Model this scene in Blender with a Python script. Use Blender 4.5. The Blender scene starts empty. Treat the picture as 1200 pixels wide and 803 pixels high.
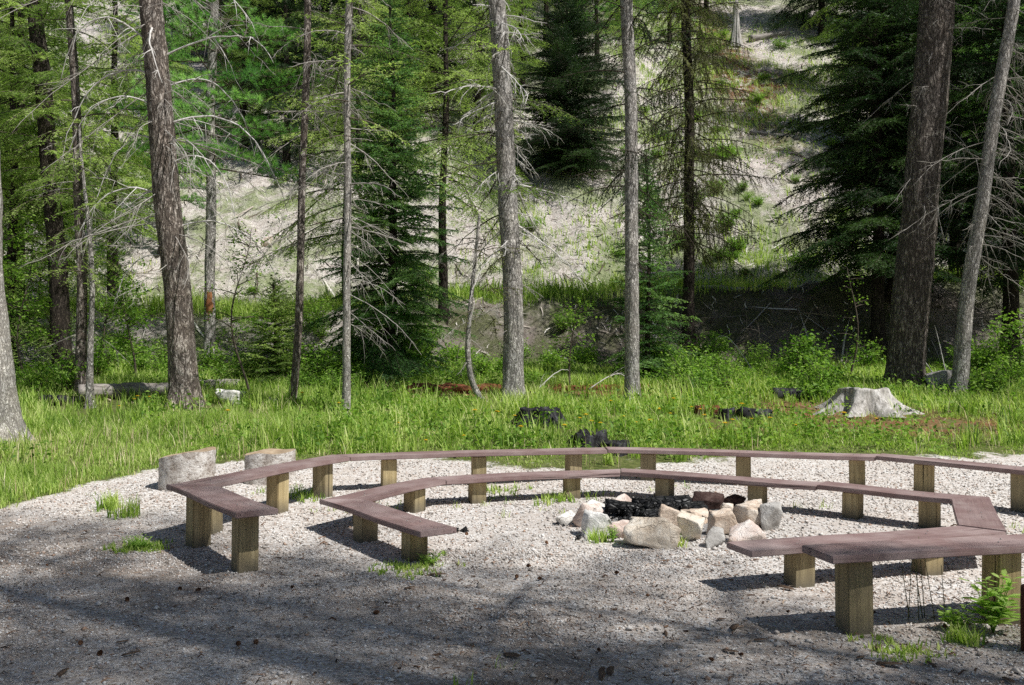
import bpy, math, random
import numpy as np
from mathutils import Vector, noise as mnoise

random.seed(7)
RNG = np.random.default_rng(7)
scene = bpy.context.scene
COL = scene.collection
PI = math.pi
EYE = 1.6
FPX = 1100.0          # focal length in photo pixels (photo is 1200 wide)

# ------------------------------------------------------------------ terrain
def _hash(ix, iy, s):
    n = (ix.astype(np.int64) * 374761393 + iy.astype(np.int64) * 668265263 + s * 974634777) & 0x7fffffff
    n = ((n ^ (n >> 13)) * 1274126177) & 0x7fffffff
    n = n ^ (n >> 16)
    return (n & 0xffff) / 65535.0

def vn(x, y, s=0):
    x = np.asarray(x, float); y = np.asarray(y, float)
    ix = np.floor(x); iy = np.floor(y)
    fx = x - ix; fy = y - iy
    fx = fx * fx * (3 - 2 * fx); fy = fy * fy * (3 - 2 * fy)
    a = _hash(ix, iy, s); b = _hash(ix + 1, iy, s); c = _hash(ix, iy + 1, s); d = _hash(ix + 1, iy + 1, s)
    return (a * (1 - fx) + b * fx) * (1 - fy) + (c * (1 - fx) + d * fx) * fy - .5

def sst(a, b, x):
    t = np.clip((x - a) / (b - a), 0, 1)
    return t * t * (3 - 2 * t)

def terrain(x, y):
    x = np.asarray(x, float); y = np.asarray(y, float)
    z = np.interp(y, [-30, 7, 8.5, 10.5, 12, 16, 20.4], [0, 0, .03, .11, .27, .71, 1.10])
    ledge = 2.82 + .045 * np.clip(x, -16, 12)
    toe = 20.4 + .25 * np.sin(x * .6) + .5 * vn(x * .35, x * 0 + 3, 5)
    bank = sst(0, 1, (y - toe) / 3.2)
    base = np.minimum(z, 1.10)
    z = base * (1 - bank) + ledge * bank
    hill = np.clip(y - 25.6, 0, None)
    z = z + .74 * (np.sqrt(hill * hill + .5) - .707) * (hill > 0)
    far = sst(19, 27, y)
    z = z + far * (.16 * vn(x * 3.6, y * 3.6, 10) + .08 * vn(x * 8, y * 8, 11) + .75 * vn(x * .22, y * .22, 1) + .35 * vn(x * .6, y * .6, 2) + .26 * vn(x * 1.7, y * 1.7, 3))
    near = sst(10.5, 14, y)
    z = z + near * (.12 * vn(x * .7, y * .7, 4) + .06 * vn(x * 2.2, y * 2.2, 6))
    z = z + .02 * vn(x * 1.1, y * 1.1, 8) + .008 * vn(x * 4, y * 4, 9)
    return z

def gz(x, y):
    return float(terrain(x, y))

def at(px, D):
    x = (px - 600) / FPX * D
    return x, D, gz(x, D)

def gravel_sd(x, y):
    """positive on the gravel, negative on the grass"""
    yb = np.interp(x, [-6.2, -5.2, -4.7, -4.2, -3.2, -1.5, 1, 3, 6, 20], [7.6, 8.3, 10.0, 11.0, 11.5, 11.45, 11.35, 11.9, 12.1, 12.0])
    return (yb - y) + .9 * vn(x * .8, y * .8, 21) + .5 * vn(x * 2.3, y * 2.3, 22) + .25 * vn(x * 6, y * 6, 23)

# ------------------------------------------------------------------ mesh builder
class MB:
    def __init__(s):
        s.v = []; s.n = 0; s.f = []; s.c = []
    def add(s, V, F, mat=0, tint=.5):
        V = np.asarray(V, float).reshape(-1, 3); F = np.asarray(F, int)
        s.v.append(V); s.f.append((F + s.n, mat)); s.n += len(V)
        t = np.asarray(tint, float)
        s.c.append(np.broadcast_to(t, (len(V),)) if t.ndim == 0 else t)
    def tris(s, T, mat=0, tint=.5):
        T = np.asarray(T, float)
        n = len(T)
        if n == 0: return
        t = np.asarray(tint, float)
        if t.ndim: t = np.repeat(t, 3)
        s.add(T.reshape(-1, 3), np.arange(n * 3).reshape(n, 3), mat, t)
    def mesh(s, name, mats, smooth=False):
        V = np.concatenate(s.v); me = bpy.data.meshes.new(name)
        me.vertices.add(len(V)); me.vertices.foreach_set('co', V.astype(np.float32).ravel())
        idx = np.concatenate([f.ravel() for f, m in s.f])
        tot = np.concatenate([np.full(len(f), f.shape[1]) for f, m in s.f])
        mi = np.concatenate([np.full(len(f), m) for f, m in s.f])
        me.loops.add(len(idx)); me.loops.foreach_set('vertex_index', idx.astype(np.int32))
        me.polygons.add(len(tot))
        st = np.concatenate([[0], np.cumsum(tot)[:-1]])
        me.polygons.foreach_set('loop_start', st.astype(np.int32))
        me.polygons.foreach_set('loop_total', tot.astype(np.int32))
        me.polygons.foreach_set('material_index', mi.astype(np.int32))
        if smooth is True:
            me.polygons.foreach_set('use_smooth', np.ones(len(tot), bool))
        elif smooth is not False:
            me.polygons.foreach_set('use_smooth', np.isin(mi, smooth))
        at_ = me.attributes.new('tint', 'FLOAT', 'POINT')
        at_.data.foreach_set('value', np.concatenate(s.c).astype(np.float32))
        for m in mats: me.materials.append(m)
        me.update(); me.validate()
        return me

def obj(name, mb, mats, parent=None, smooth=False):
    me = mb if isinstance(mb, bpy.types.Mesh) else mb.mesh(name, mats if isinstance(mats, (list, tuple)) else [mats], smooth)
    o = bpy.data.objects.new(name, me); COL.objects.link(o)
    if parent is not None: o.parent = parent
    return o

def tag(o, label, cat, group=None, kind=None):
    if label: o['label'] = label
    if cat: o['category'] = cat
    if group: o['group'] = group
    if kind: o['kind'] = kind
    return o

def thing(name, label, cat, loc=(0, 0, 0), rz=0, group=None, sc=1):
    o = bpy.data.objects.new(name, None); COL.objects.link(o)
    o.empty_display_size = .2
    o.location = loc; o.rotation_euler = (0, 0, rz); o.scale = (sc, sc, sc)
    return tag(o, label, cat, group)

def dup(root, loc, rz=0, sc=1, label=None, cat=None, group=None):
    r = root.copy(); COL.objects.link(r)
    r.location = loc; r.rotation_euler = (0, 0, rz)
    r.scale = sc if isinstance(sc, (tuple, list)) else (sc, sc, sc)
    if label: r['label'] = label
    if group: r['group'] = group
    for ch in list(root.children):
        c = ch.copy(); COL.objects.link(c); c.parent = r
        for g in list(ch.children):
            d = g.copy(); COL.objects.link(d); d.parent = c
    return r

def tube(mb, P, R, seg=6, mat=0, tint=.5, cap=True, disp=None):
    P = np.asarray(P, float); R = np.broadcast_to(np.asarray(R, float), (len(P),))
    T = np.gradient(P, axis=0); T /= np.linalg.norm(T, axis=1)[:, None] + 1e-9
    ref = np.array([1., 0, 0]) if abs(T[:, 0]).mean() < .7 else np.array([0, 1., 0])
    U = np.cross(T, ref); U /= np.linalg.norm(U, axis=1)[:, None] + 1e-9
    W = np.cross(T, U)
    a = np.arange(seg) * 2 * PI / seg
    rr = R[:, None] * np.ones(seg)[None]
    if disp is not None: rr = rr * disp(np.arange(len(P))[:, None], a[None], P)
    V = P[:, None] + rr[..., None] * (np.cos(a)[None, :, None] * U[:, None] + np.sin(a)[None, :, None] * W[:, None])
    n = len(P)
    i, j = np.meshgrid(np.arange(n - 1), np.arange(seg), indexing='ij'); k = (j + 1) % seg
    F = np.stack([i * seg + j, i * seg + k, (i + 1) * seg + k, (i + 1) * seg + j], -1).reshape(-1, 4)
    mb.add(V.reshape(-1, 3), F, mat, tint)
    if cap:
        b = mb.n - n * seg
        for r0, rev in ((0, True), (n - 1, False)):
            f = (b + r0 * seg + np.arange(seg))
            if rev: f = f[::-1]
            mb.f.append((f[None], mat))
    return mb

# ------------------------------------------------------------------ materials
class NT:
    def __init__(s, name):
        s.m = bpy.data.materials.new(name); s.m.use_nodes = True
        s.t = s.m.node_tree; s.t.nodes.clear()
        s.out = s.n('ShaderNodeOutputMaterial')
    def n(s, typ, **kw):
        nd = s.t.nodes.new(typ)
        for k, v in kw.items():
            if k.startswith('i_'):
                key = k[2:].replace('_', ' ')
                key = int(key) if key.isdigit() else key
                if isinstance(v, bpy.types.NodeSocket): s.t.links.new(v, nd.inputs[key])
                else: nd.inputs[key].default_value = v
            else: setattr(nd, k, v)
        return nd
    def l(s, a, b): s.t.links.new(a, b)
    def pos(s): return s.n('ShaderNodeNewGeometry').outputs['Position']
    def obc(s): return s.n('ShaderNodeTexCoord').outputs['Object']
    def scale(s, v, sc): return s.n('ShaderNodeMapping', i_Vector=v, i_Scale=sc).outputs[0]
    def noise(s, v, scale, detail=4, rough=.6, dist=0):
        return s.n('ShaderNodeTexNoise', i_Vector=v, i_Scale=scale, i_Detail=detail, i_Roughness=rough, i_Distortion=dist).outputs['Fac']
    def voro(s, v, scale, feature='F1', out='Distance'):
        return s.n('ShaderNodeTexVoronoi', feature=feature, i_Vector=v, i_Scale=scale).outputs[out]
    def ramp(s, fac, stops):
        r = s.n('ShaderNodeValToRGB', i_Fac=fac); e = r.color_ramp.elements
        while len(e) < len(stops): e.new(.5)
        for k, (p, c) in enumerate(stops):
            e[k].position = p; e[k].color = (c[0], c[1], c[2], 1) if not isinstance(c, (int, float)) else (c, c, c, 1)
        return r.outputs[0]
    def mix(s, f, a, b, mode='MIX'):
        nd = s.n('ShaderNodeMix', data_type='RGBA', blend_type=mode)
        for k, v in ((0, f), (6, a), (7, b)):
            if isinstance(v, bpy.types.NodeSocket): s.l(v, nd.inputs[k])
            else: nd.inputs[k].default_value = v if isinstance(v, (int, float)) else (v[0], v[1], v[2], 1)
        return nd.outputs[2]
    def math(s, op, a, b=0.):
        nd = s.n('ShaderNodeMath', operation=op)
        for k, v in ((0, a), (1, b)):
            if isinstance(v, bpy.types.NodeSocket): s.l(v, nd.inputs[k])
            else: nd.inputs[k].default_value = v
        return nd.outputs[0]
    def attr(s, name): return s.n('ShaderNodeAttribute', attribute_name=name).outputs['Fac']
    def rnd(s): return s.n('ShaderNodeObjectInfo').outputs['Random']
    def bump(s, h, strength=.5, dist=.02, nrm=None):
        b = s.n('ShaderNodeBump', i_Height=h, i_Strength=strength, i_Distance=dist)
        if nrm: s.l(nrm, b.inputs['Normal'])
        return b.outputs[0]
    def bsdf(s, col, rough=.8, nrm=None, spec=.3):
        b = s.n('ShaderNodeBsdfPrincipled', i_Roughness=rough)
        b.inputs['Specular IOR Level'].default_value = spec
        if isinstance(col, bpy.types.NodeSocket): s.l(col, b.inputs['Base Color'])
        else: b.inputs['Base Color'].default_value = (*col, 1)
        if nrm: s.l(nrm, b.inputs['Normal'])
        return b.outputs[0]
    def done(s, sh):
        s.l(sh, s.out.inputs[0]); return s.m

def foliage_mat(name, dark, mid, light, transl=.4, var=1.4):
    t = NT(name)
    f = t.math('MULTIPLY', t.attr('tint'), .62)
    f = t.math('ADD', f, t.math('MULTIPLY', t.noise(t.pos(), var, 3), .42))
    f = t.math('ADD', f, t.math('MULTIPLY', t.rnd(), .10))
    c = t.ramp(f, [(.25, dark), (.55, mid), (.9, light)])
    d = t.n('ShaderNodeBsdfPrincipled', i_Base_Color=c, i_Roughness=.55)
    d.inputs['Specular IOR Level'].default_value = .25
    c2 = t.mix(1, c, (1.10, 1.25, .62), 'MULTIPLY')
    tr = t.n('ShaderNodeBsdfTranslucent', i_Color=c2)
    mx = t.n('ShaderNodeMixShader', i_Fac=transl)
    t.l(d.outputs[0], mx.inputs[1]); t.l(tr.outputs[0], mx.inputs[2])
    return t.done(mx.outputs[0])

def bark_mat(name, crack, mid, light, sc=1., plate=14., depth=.03):
    t = NT(name)
    p = t.obc()
    k = plate * sc
    n1 = t.noise(t.scale(p, (k * .8, k * .8, k * .22)), 1., 3, .55, 1.3)
    n2 = t.noise(t.scale(p, (k * 2.1, k * 2.1, k * .75)), 1., 3, .6, .6)
    r1 = t.ramp(t.math('ABSOLUTE', t.math('SUBTRACT', n1, .5)), [(0, 0), (.045, .35), (.11, 1)])
    r2 = t.ramp(t.math('ABSOLUTE', t.math('SUBTRACT', n2, .5)), [(0, .25), (.05, .75), (.12, 1)])
    fine = t.noise(t.scale(p, (70, 70, 26)), 1., 6, .7)
    big = t.noise(p, 1.9, 5, .65)
    h = t.math('ADD', t.math('MULTIPLY', t.math('MULTIPLY', r1, r2), .7), t.math('MULTIPLY', fine, .5))
    c = t.ramp(h, [(.22, crack), (.62, mid), (1.0, light)])
    c = t.mix(t.ramp(big, [(.42, 0), (.62, .75)]), c, t.mix(1, c, (1.4, 1.35, 1.28), 'MULTIPLY'))
    lich = t.ramp(t.noise(p, 9, 5, .7), [(.60, 0), (.70, .45)])
    c = t.mix(lich, c, light)
    return t.done(t.bsdf(c, .9, t.bump(h, .9, depth), .15))

M = {}
M['fir'] = foliage_mat('fir_needles', (.03, .085, .028), (.15, .31, .09), (.40, .60, .21), .45)
M['fir_bright'] = foliage_mat('bright_fir_needles', (.08, .17, .035), (.36, .50, .13), (.68, .80, .32), .52)
M['pine'] = foliage_mat('pine_needles', (.06, .18, .05), (.26, .51, .15), (.52, .75, .31), .5)
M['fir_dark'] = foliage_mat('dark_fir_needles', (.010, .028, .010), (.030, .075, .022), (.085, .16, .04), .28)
M['mossy'] = foliage_mat('mossy_twigs', (.05, .055, .025), (.16, .17, .065), (.34, .36, .14), .3)
M['leaf'] = foliage_mat('shrub_leaves', (.06, .15, .020), (.22, .39, .060), (.42, .58, .13), .45)
M['weed'] = foliage_mat('weed_leaves', (.16, .30, .05), (.36, .56, .12), (.60, .76, .26), .5)
M['grass'] = foliage_mat('grass_blades', (.07, .17, .03), (.41, .57, .11), (.82, .85, .38), .45, .7)
M['bark_red'] = bark_mat('furrowed_bark', (.04, .032, .027), (.25, .21, .18), (.54, .49, .44), 1, 13)
M['bark_grey'] = bark_mat('grey_bark', (.085, .078, .07), (.44, .415, .385), (.76, .73, .69), 1, 22, .02)
M['bark_brown'] = bark_mat('brown_bark', (.03, .025, .021), (.16, .136, .118), (.36, .32, .285), 1, 13, .03)
M['bark_dark'] = bark_mat('dark_bark', (.012, .010, .008), (.05, .04, .033), (.13, .11, .09), 1, 20, .02)
M['bark_pale'] = bark_mat('pale_bark', (.13, .118, .105), (.48, .45, .41), (.74, .71, .67), 1, 26, .015)

def plain_mat(name, a, b, scale=(8, 8, 8), rough=.85, bump=.4, bd=.01):
    t = NT(name); p = t.obc()
    n = t.noise(t.scale(p, scale), 1., 6, .65)
    return t.done(t.bsdf(t.ramp(n, [(.3, a), (.7, b)]), rough, t.bump(n, bump, bd), .2))
M['deadwood'] = plain_mat('bleached_branch', (.46, .43, .39), (.82, .79, .75), (9, 9, 9))
M['deadgrey'] = plain_mat('grey_dead_branch', (.22, .20, .175), (.56, .52, .47), (9, 9, 9))
M['twig'] = plain_mat('twig_wood', (.07, .055, .042), (.19, .155, .12), (9, 9, 9))
M['twig_dark'] = plain_mat('dark_twig_wood', (.03, .024, .018), (.085, .068, .05), (9, 9, 9))
M['oldlog'] = plain_mat('weathered_log_wood', (.12, .10, .085), (.48, .44, .40), (2.5, 14, 14), .9, .6, .02)
M['rot'] = plain_mat('rotten_red_wood', (.06, .022, .012), (.30, .115, .055), (6, 22, 22), .95, .9, .02)
M['char'] = None

def wood_post():
    t = NT('treated_post_wood'); p = t.obc()
    r = t.n('ShaderNodeObjectInfo').outputs['Random']
    off = t.n('ShaderNodeVectorMath', operation='ADD', i_0=p)
    cb = t.n('ShaderNodeCombineXYZ', i_X=t.math('MULTIPLY', r, 37.), i_Y=t.math('MULTIPLY', r, 91.)).outputs[0]
    t.l(cb, off.inputs[1])
    g = t.noise(t.scale(off.outputs[0], (26, 26, 1.1)), 1., 5, .6, .6)
    f = t.noise(t.scale(off.outputs[0], (120, 120, 5)), 1., 3)
    c = t.ramp(g, [(.25, (.26, .19, .095)), (.5, (.50, .39, .20)), (.75, (.66, .54, .31))])
    c = t.mix(t.ramp(f, [(.45, 0), (.75, .5)]), c, (.10, .072, .035))
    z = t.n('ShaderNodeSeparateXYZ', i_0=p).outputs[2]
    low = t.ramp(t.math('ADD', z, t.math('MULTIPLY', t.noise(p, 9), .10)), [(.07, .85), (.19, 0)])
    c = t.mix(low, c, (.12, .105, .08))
    c = t.mix(t.math('MULTIPLY', r, .5), c, (.20, .185, .14))
    crack = t.ramp(t.noise(t.scale(off.outputs[0], (17, 17, .35)), 1., 2), [(.30, 1), (.335, 0)])
    c = t.mix(crack, c, (.035, .026, .014))
    return t.done(t.bsdf(c, .85, t.bump(t.math('SUBTRACT', g, t.math('MULTIPLY', crack, .8)), .5, .008), .15))
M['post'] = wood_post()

def plank():
    t = NT('brown_seat_board'); p = t.obc()
    r = t.rnd()
    g = t.noise(t.scale(p, (1.6, 48, 48)), 1., 7, .68, .5)
    m = t.noise(p, 2.2, 4, .6)
    c = t.ramp(g, [(.25, (.17, .105, .10)), (.55, (.29, .19, .178)), (.8, (.39, .28, .26))])
    c = t.mix(t.ramp(m, [(.40, 0), (.66, .75)]), c, (.46, .365, .345))
    c = t.mix(t.ramp(t.noise(p, 30, 3), [(.66, 0), (.74, .5)]), c, (.33, .27, .25))
    c = t.mix(t.math('MULTIPLY', r, .25), c, (.10, .06, .055))
    sp = t.noise(p, 150, 4, .8)
    c = t.mix(t.ramp(sp, [(.56, 0), (.70, .3)]), c, (.46, .37, .345))
    c = t.mix(t.ramp(sp, [(.30, .4), (.40, 0)]), c, (.12, .075, .07))
    c = t.mix(t.ramp(t.noise(t.scale(p, (1.2, 4, 4)), 1.6, 5, .7), [(.55, 0), (.72, .5)]), c, (.42, .36, .33))
    crk = t.ramp(t.noise(t.scale(p, (.9, 30, 30)), 1., 3), [(.30, .9), (.34, 0)])
    c = t.mix(crk, c, (.05, .03, .028))
    return t.done(t.bsdf(c, t.ramp(m, [(.3, .6), (.7, .85)]), t.bump(t.math('ADD', t.math('SUBTRACT', g, crk), t.math('MULTIPLY', sp, .4)), .55, .006), .3))
M['plank'] = plank()
M['nail'] = plain_mat('screw_steel', (.25, .24, .23), (.45, .44, .42), (40, 40, 40), .45, .1)

def rock_mat(name, a, b, c3):
    t = NT(name); p = t.obc()
    w = t.n('ShaderNodeVectorMath', operation='ADD', i_0=p)
    r = t.rnd()
    t.l(t.n('ShaderNodeCombineXYZ', i_X=t.math('MULTIPLY', r, 31.), i_Z=t.math('MULTIPLY', r, 17.)).outputs[0], w.inputs[1])
    q = w.outputs[0]
    n1 = t.noise(q, 5.5, 8, .7, .6); n2 = t.noise(q, 42, 5, .75)
    c = t.ramp(n1, [(.30, a), (.50, b), (.70, c3)])
    c = t.mix(t.ramp(n2, [(.58, 0), (.74, .28)]), c, t.mix(1, c, (.42, .38, .34), 'MULTIPLY'))
    c = t.mix(t.ramp(n2, [(.28, .25), (.40, 0)]), c, (.78, .74, .68))
    crack = t.ramp(t.voro(t.mix(.35, q, t.n('ShaderNodeTexNoise', i_Vector=q, i_Scale=6.).outputs['Color'], 'ADD'), 3.2, 'DISTANCE_TO_EDGE'), [(0, .4), (.012, 0)])
    c = t.mix(crack, c, (.09, .07, .055))
    h = t.math('ADD', n1, t.math('MULTIPLY', n2, .35))
    h = t.math('SUBTRACT', h, t.math('MULTIPLY', crack, .35))
    return t.done(t.bsdf(c, .85, t.bump(h, .85, .035), .25))
M['rock_white'] = rock_mat('pale_granite', (.60, .56, .50), (.86, .83, .78), (.93, .91, .87))
M['rock_cream'] = rock_mat('cream_rock', (.56, .43, .31), (.80, .70, .57), (.90, .86, .78))
M['rock_tan'] = rock_mat('tan_rock', (.48, .34, .24), (.73, .60, .48), (.89, .82, .73))
M['rock_pink'] = rock_mat('pink_rock', (.50, .35, .28), (.75, .61, .53), (.90, .83, .77))
M['rock_grey'] = rock_mat('grey_rock', (.22, .20, .185), (.42, .40, .37), (.62, .60, .57))
M['rock_dark'] = rock_mat('sooty_rock', (.03, .018, .015), (.075, .042, .036), (.16, .11, .095))

def char():
    t = NT('charred_wood'); p = t.obc()
    v = t.voro(t.scale(p, (14, 26, 26)), 1., 'DISTANCE_TO_EDGE')
    n = t.noise(p, 30, 5)
    c = t.ramp(t.math('ADD', t.math('MULTIPLY', v, .5), t.math('MULTIPLY', n, .6)), [(.3, (.006, .006, .006)), (.55, (.022, .021, .021)), (.72, (.10, .10, .10))])
    return t.done(t.bsdf(c, .5, t.bump(t.ramp(v, [(0, 0), (.18, 1)]), .9, .02), .5))
M['char'] = char()

def stump_mat(name, a, b, c3):
    t = NT(name); p = t.obc()
    g = t.noise(t.scale(p, (16, 16, 2.2)), 1., 6, .7, .4)
    m = t.noise(p, 5, 4)
    c = t.ramp(t.math('ADD', t.math('MULTIPLY', g, .7), t.math('MULTIPLY', m, .3)), [(.32, a), (.5, b), (.68, c3)])
    return t.done(t.bsdf(c, .9, t.bump(g, .9, .03), .2))
M['stump_grey'] = stump_mat('weathered_stump_wood', (.05, .042, .036), (.46, .43, .39), (.84, .81, .77))
M['stump_burnt'] = stump_mat('burnt_stump_wood', (.006, .006, .006), (.024, .023, .024), (.13, .13, .14))
M['cut_wood'] = plain_mat('sawn_log_end', (.30, .20, .12), (.55, .44, .31), (7, 7, 30))
def log_bark():
    t = NT('mottled_log_bark'); p = t.obc()
    n = t.noise(p, 9, 7, .7, .5); f = t.noise(t.scale(p, (30, 30, 55)), 1., 5, .7)
    c = t.ramp(n, [(.32, (.24, .19, .15)), (.45, (.54, .49, .44)), (.56, (.72, .68, .63)), (.70, (.86, .83, .79))])
    c = t.mix(t.ramp(f, [(.36, .75), (.48, 0)]), c, (.16, .115, .085))
    h = t.math('ADD', n, t.math('MULTIPLY', f, .5))
    return t.done(t.bsdf(c, .9, t.bump(h, .9, .03), .15))
M['log_bark'] = log_bark()
M['red_post'] = plain_mat('rusty_red_post', (.045, .016, .010), (.15, .055, .032), (30, 30, 3))
M['petal'] = plain_mat('yellow_petals', (.75, .45, .01), (.85, .58, .03), (30, 30, 30), .6, .1)
M['cone'] = plain_mat('pine_cone_scales', (.09, .045, .025), (.30, .16, .09), (60, 60, 60))
M['bark_chip'] = plain_mat('bark_flake', (.06, .038, .026), (.24, .165, .115), (14, 40, 40))

# ------------------------------------------------------------------ ground
def ground_mat():
    t = NT('forest_floor'); p = t.pos()
    gs = t.attr('gravel'); hl = t.attr('hill'); rd = t.attr('red'); gr = t.attr('green')
    # gravel
    big = t.noise(p, .9, 5, .6)
    med = t.noise(p, 5.5, 5, .65)
    vc = t.n('ShaderNodeTexVoronoi', i_Vector=p, i_Scale=62.)
    vb = t.n('ShaderNodeTexVoronoi', i_Vector=p, i_Scale=27.)
    hue = t.n('ShaderNodeSeparateColor', i_0=vc.outputs['Color'])
    stone = t.ramp(hue.outputs[0], [(0, (.28, .25, .22)), (.3, (.68, .645, .60)), (.65, (.87, .845, .81)), (1, (.95, .94, .92))])
    stone = t.mix(t.ramp(hue.outputs[1], [(.72, 0), (.95, .6)]), stone, (.36, .235, .165))
    gap = t.ramp(vc.outputs['Distance'], [(.35, 0), (.75, .5)])
    stone = t.mix(gap, stone, (.42, .36, .30))
    dirt = t.ramp(t.noise(p, 38, 4, .7), [(.3, (.40, .32, .26)), (.7, (.78, .70, .62))])
    gcol = t.mix(t.ramp(t.math('ADD', t.math('MULTIPLY', big, .55), t.math('MULTIPLY', med, .45)), [(.46, 0), (.64, .6)]), stone, dirt)
    litter_shade = t.attr('litter')  # brown litter that also paints the tree shade into the front gravel colour
    shade_duff = t.ramp(t.noise(p, 46, 5, .75), [(.32, (.10, .075, .055)), (.52, (.26, .20, .155)), (.72, (.50, .43, .36))])
    litter_shade_fac = t.math('MULTIPLY', litter_shade, t.ramp(t.math('ADD', t.math('MULTIPLY', med, .6), t.math('MULTIPLY', t.noise(p, 1.7, 4, .6), .4)), [(.36, .25), (.6, .95)]))
    gcol = t.mix(litter_shade_fac, gcol, shade_duff)
    ashc = t.ramp(t.noise(p, 22, 6, .75), [(.35, (.03, .03, .03)), (.5, (.16, .155, .15)), (.66, (.46, .45, .44))])
    gcol = t.mix(t.math('MULTIPLY', t.attr('ash'), t.ramp(t.noise(p, 6, 5), [(.35, .35), (.6, 1)])), gcol, ashc)
    gh = t.math('ADD', t.math('MULTIPLY', vc.outputs['Distance'], -.55), t.math('MULTIPLY', vb.outputs['Distance'], -.5))
    gh = t.math('ADD', gh, t.math('MULTIPLY', med, .6))
    # soil under grass
    soil = t.ramp(t.noise(p, 14, 6, .7), [(.3, (.05, .065, .02)), (.55, (.13, .15, .045)), (.75, (.27, .22, .13))])
    # hillside litter
    st = t.noise(p, 15, 9, .78, .4)
    st2 = t.noise(p, 2.4, 6, .7)
    lit = t.ramp(t.math('ADD', t.math('MULTIPLY', st, .7), t.math('MULTIPLY', st2, .3)), [(.36, (.15, .12, .095)), (.455, (.60, .525, .475)), (.575, (.88, .82, .76))])
    gpatch = t.ramp(t.math('ADD', t.math('MULTIPLY', t.noise(p, .55, 5, .65), .75), t.math('MULTIPLY', t.noise(p, 6, 5, .7), .25)), [(.46, 0), (.56, .75)])
    lit = t.mix(gpatch, lit, t.ramp(st, [(.3, (.11, .18, .04)), (.7, (.36, .43, .16))]))
    rdc = t.ramp(t.noise(p, 18, 5), [(.3, (.12, .045, .025)), (.7, (.34, .16, .09))])
    e = t.math('ADD', gs, t.math('MULTIPLY', t.math('SUBTRACT', t.noise(p, 3.2, 6, .7), .5), 1.2))
    c = t.mix(t.ramp(e, [(.42, 0), (.58, 1)]), soil, gcol)
    lit = t.mix(t.math('MULTIPLY', t.attr('bank'), .8), lit, t.mix(1, lit, (.20, .17, .14), 'MULTIPLY'))  # bank colour darkened to stand in for shade
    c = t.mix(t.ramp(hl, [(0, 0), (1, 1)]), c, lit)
    c = t.mix(t.math('MULTIPLY', rd, t.ramp(t.noise(p, 3, 5), [(.35, 0), (.55, 1)])), c, rdc)
    b1 = t.bump(gh, .55, .014)
    b2 = t.bump(t.math('ADD', st, st2), t.math('MULTIPLY', hl, .9), .10, b1)
    return t.done(t.bsdf(c, .95, b2, .15))

def axis_lines(lo, hi, f0, f1, fine, grow=1.16):
    a = list(np.arange(f0, f1, fine))
    s = fine
    while a[-1] < hi: s = min(s * grow, 4); a.append(a[-1] + s)
    s = fine
    while a[0] > lo: s = min(s * grow, 4); a.insert(0, a[0] - s)
    return np.array(a)
gx = axis_lines(-90, 90, -11, 11, .14); gy = axis_lines(-40, 110, 2.5, 34, .14)
GX, GY = np.meshgrid(gx, gy)
GZ = terrain(GX, GY)
mb = MB(); nx, ny = len(gx), len(gy)
i, j = np.meshgrid(np.arange(ny - 1), np.arange(nx - 1), indexing='ij')
mb.add(np.stack([GX, GY, GZ], -1).reshape(-1, 3), np.stack([i * nx + j, i * nx + j + 1, (i + 1) * nx + j + 1, (i + 1) * nx + j], -1).reshape(-1, 4))
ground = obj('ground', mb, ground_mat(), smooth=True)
tag(ground, 'gravel clearing running into grass and a steep litter covered hillside', 'ground', kind='structure')
X, Y = GX.ravel(), GY.ravel()
def gattr(name, v):
    a = ground.data.attributes.new(name, 'FLOAT', 'POINT'); a.data.foreach_set('value', np.clip(v, 0, 1).astype(np.float32).ravel())
gattr('gravel', .5 + gravel_sd(X, Y) * .8)
gattr('hill', sst(19.0, 21.0, Y + .8 * vn(X, Y, 31)))
def blob(x, y, cx, cy, rx, ry): return np.exp(-(((x - cx) / rx) ** 2 + ((y - cy) / ry) ** 2))
RED = [(5.9, 13.7, 2.2, .6), (5.0, 15.0, 1.5, .7), (1.6, 16.6, 2.2, .6), (-1.2, 16.7, 1.0, .5), (9.6, 41, 1.0, 7), (10.2, 39, 2.2, 1.0), (-7, 16.6, 1, .4)]
def redness(x, y): return sum(blob(x, y, *r) for r in RED) * 1.25
gattr('litter', (.12 + .62 * sst(.6, -1.6, Y + .42 * X - 7.2 + 1.4 * vn(X * .6, Y * .6, 35))) * (.5 + 1.2 * np.clip(vn(X * 1.3, Y * 1.3, 36) + .4, 0, 1)))  # litter plus painted shade, bounded along the slanting edge of the front shade
gattr('ash', 1.3 * np.exp(-(((X - 1.40) / .62) ** 2 + ((Y - 8.6) / .62) ** 2) ** 2) + .5 * blob(X, Y, 1.4, 8.5, 1.25, 1.15))
gattr('bank', sst(20.2, 21.2, Y) * sst(24.2, 23.2, Y) * (.35 + .65 * sst(-4, 0, X)) * (.75 + .7 * np.clip(vn(X * .5, Y * .5, 33) + .3, 0, 1)))  # mask for the shade painted into the bank, weaker on the left
gattr('red', redness(X, Y)); gattr('green', X * 0)

# ------------------------------------------------------------------ plant templates
def rotz(v, a):
    c, s = np.cos(a), np.sin(a)
    return np.stack([v[..., 0] * c - v[..., 1] * s, v[..., 0] * s + v[..., 1] * c, v[..., 2]], -1)

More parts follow.
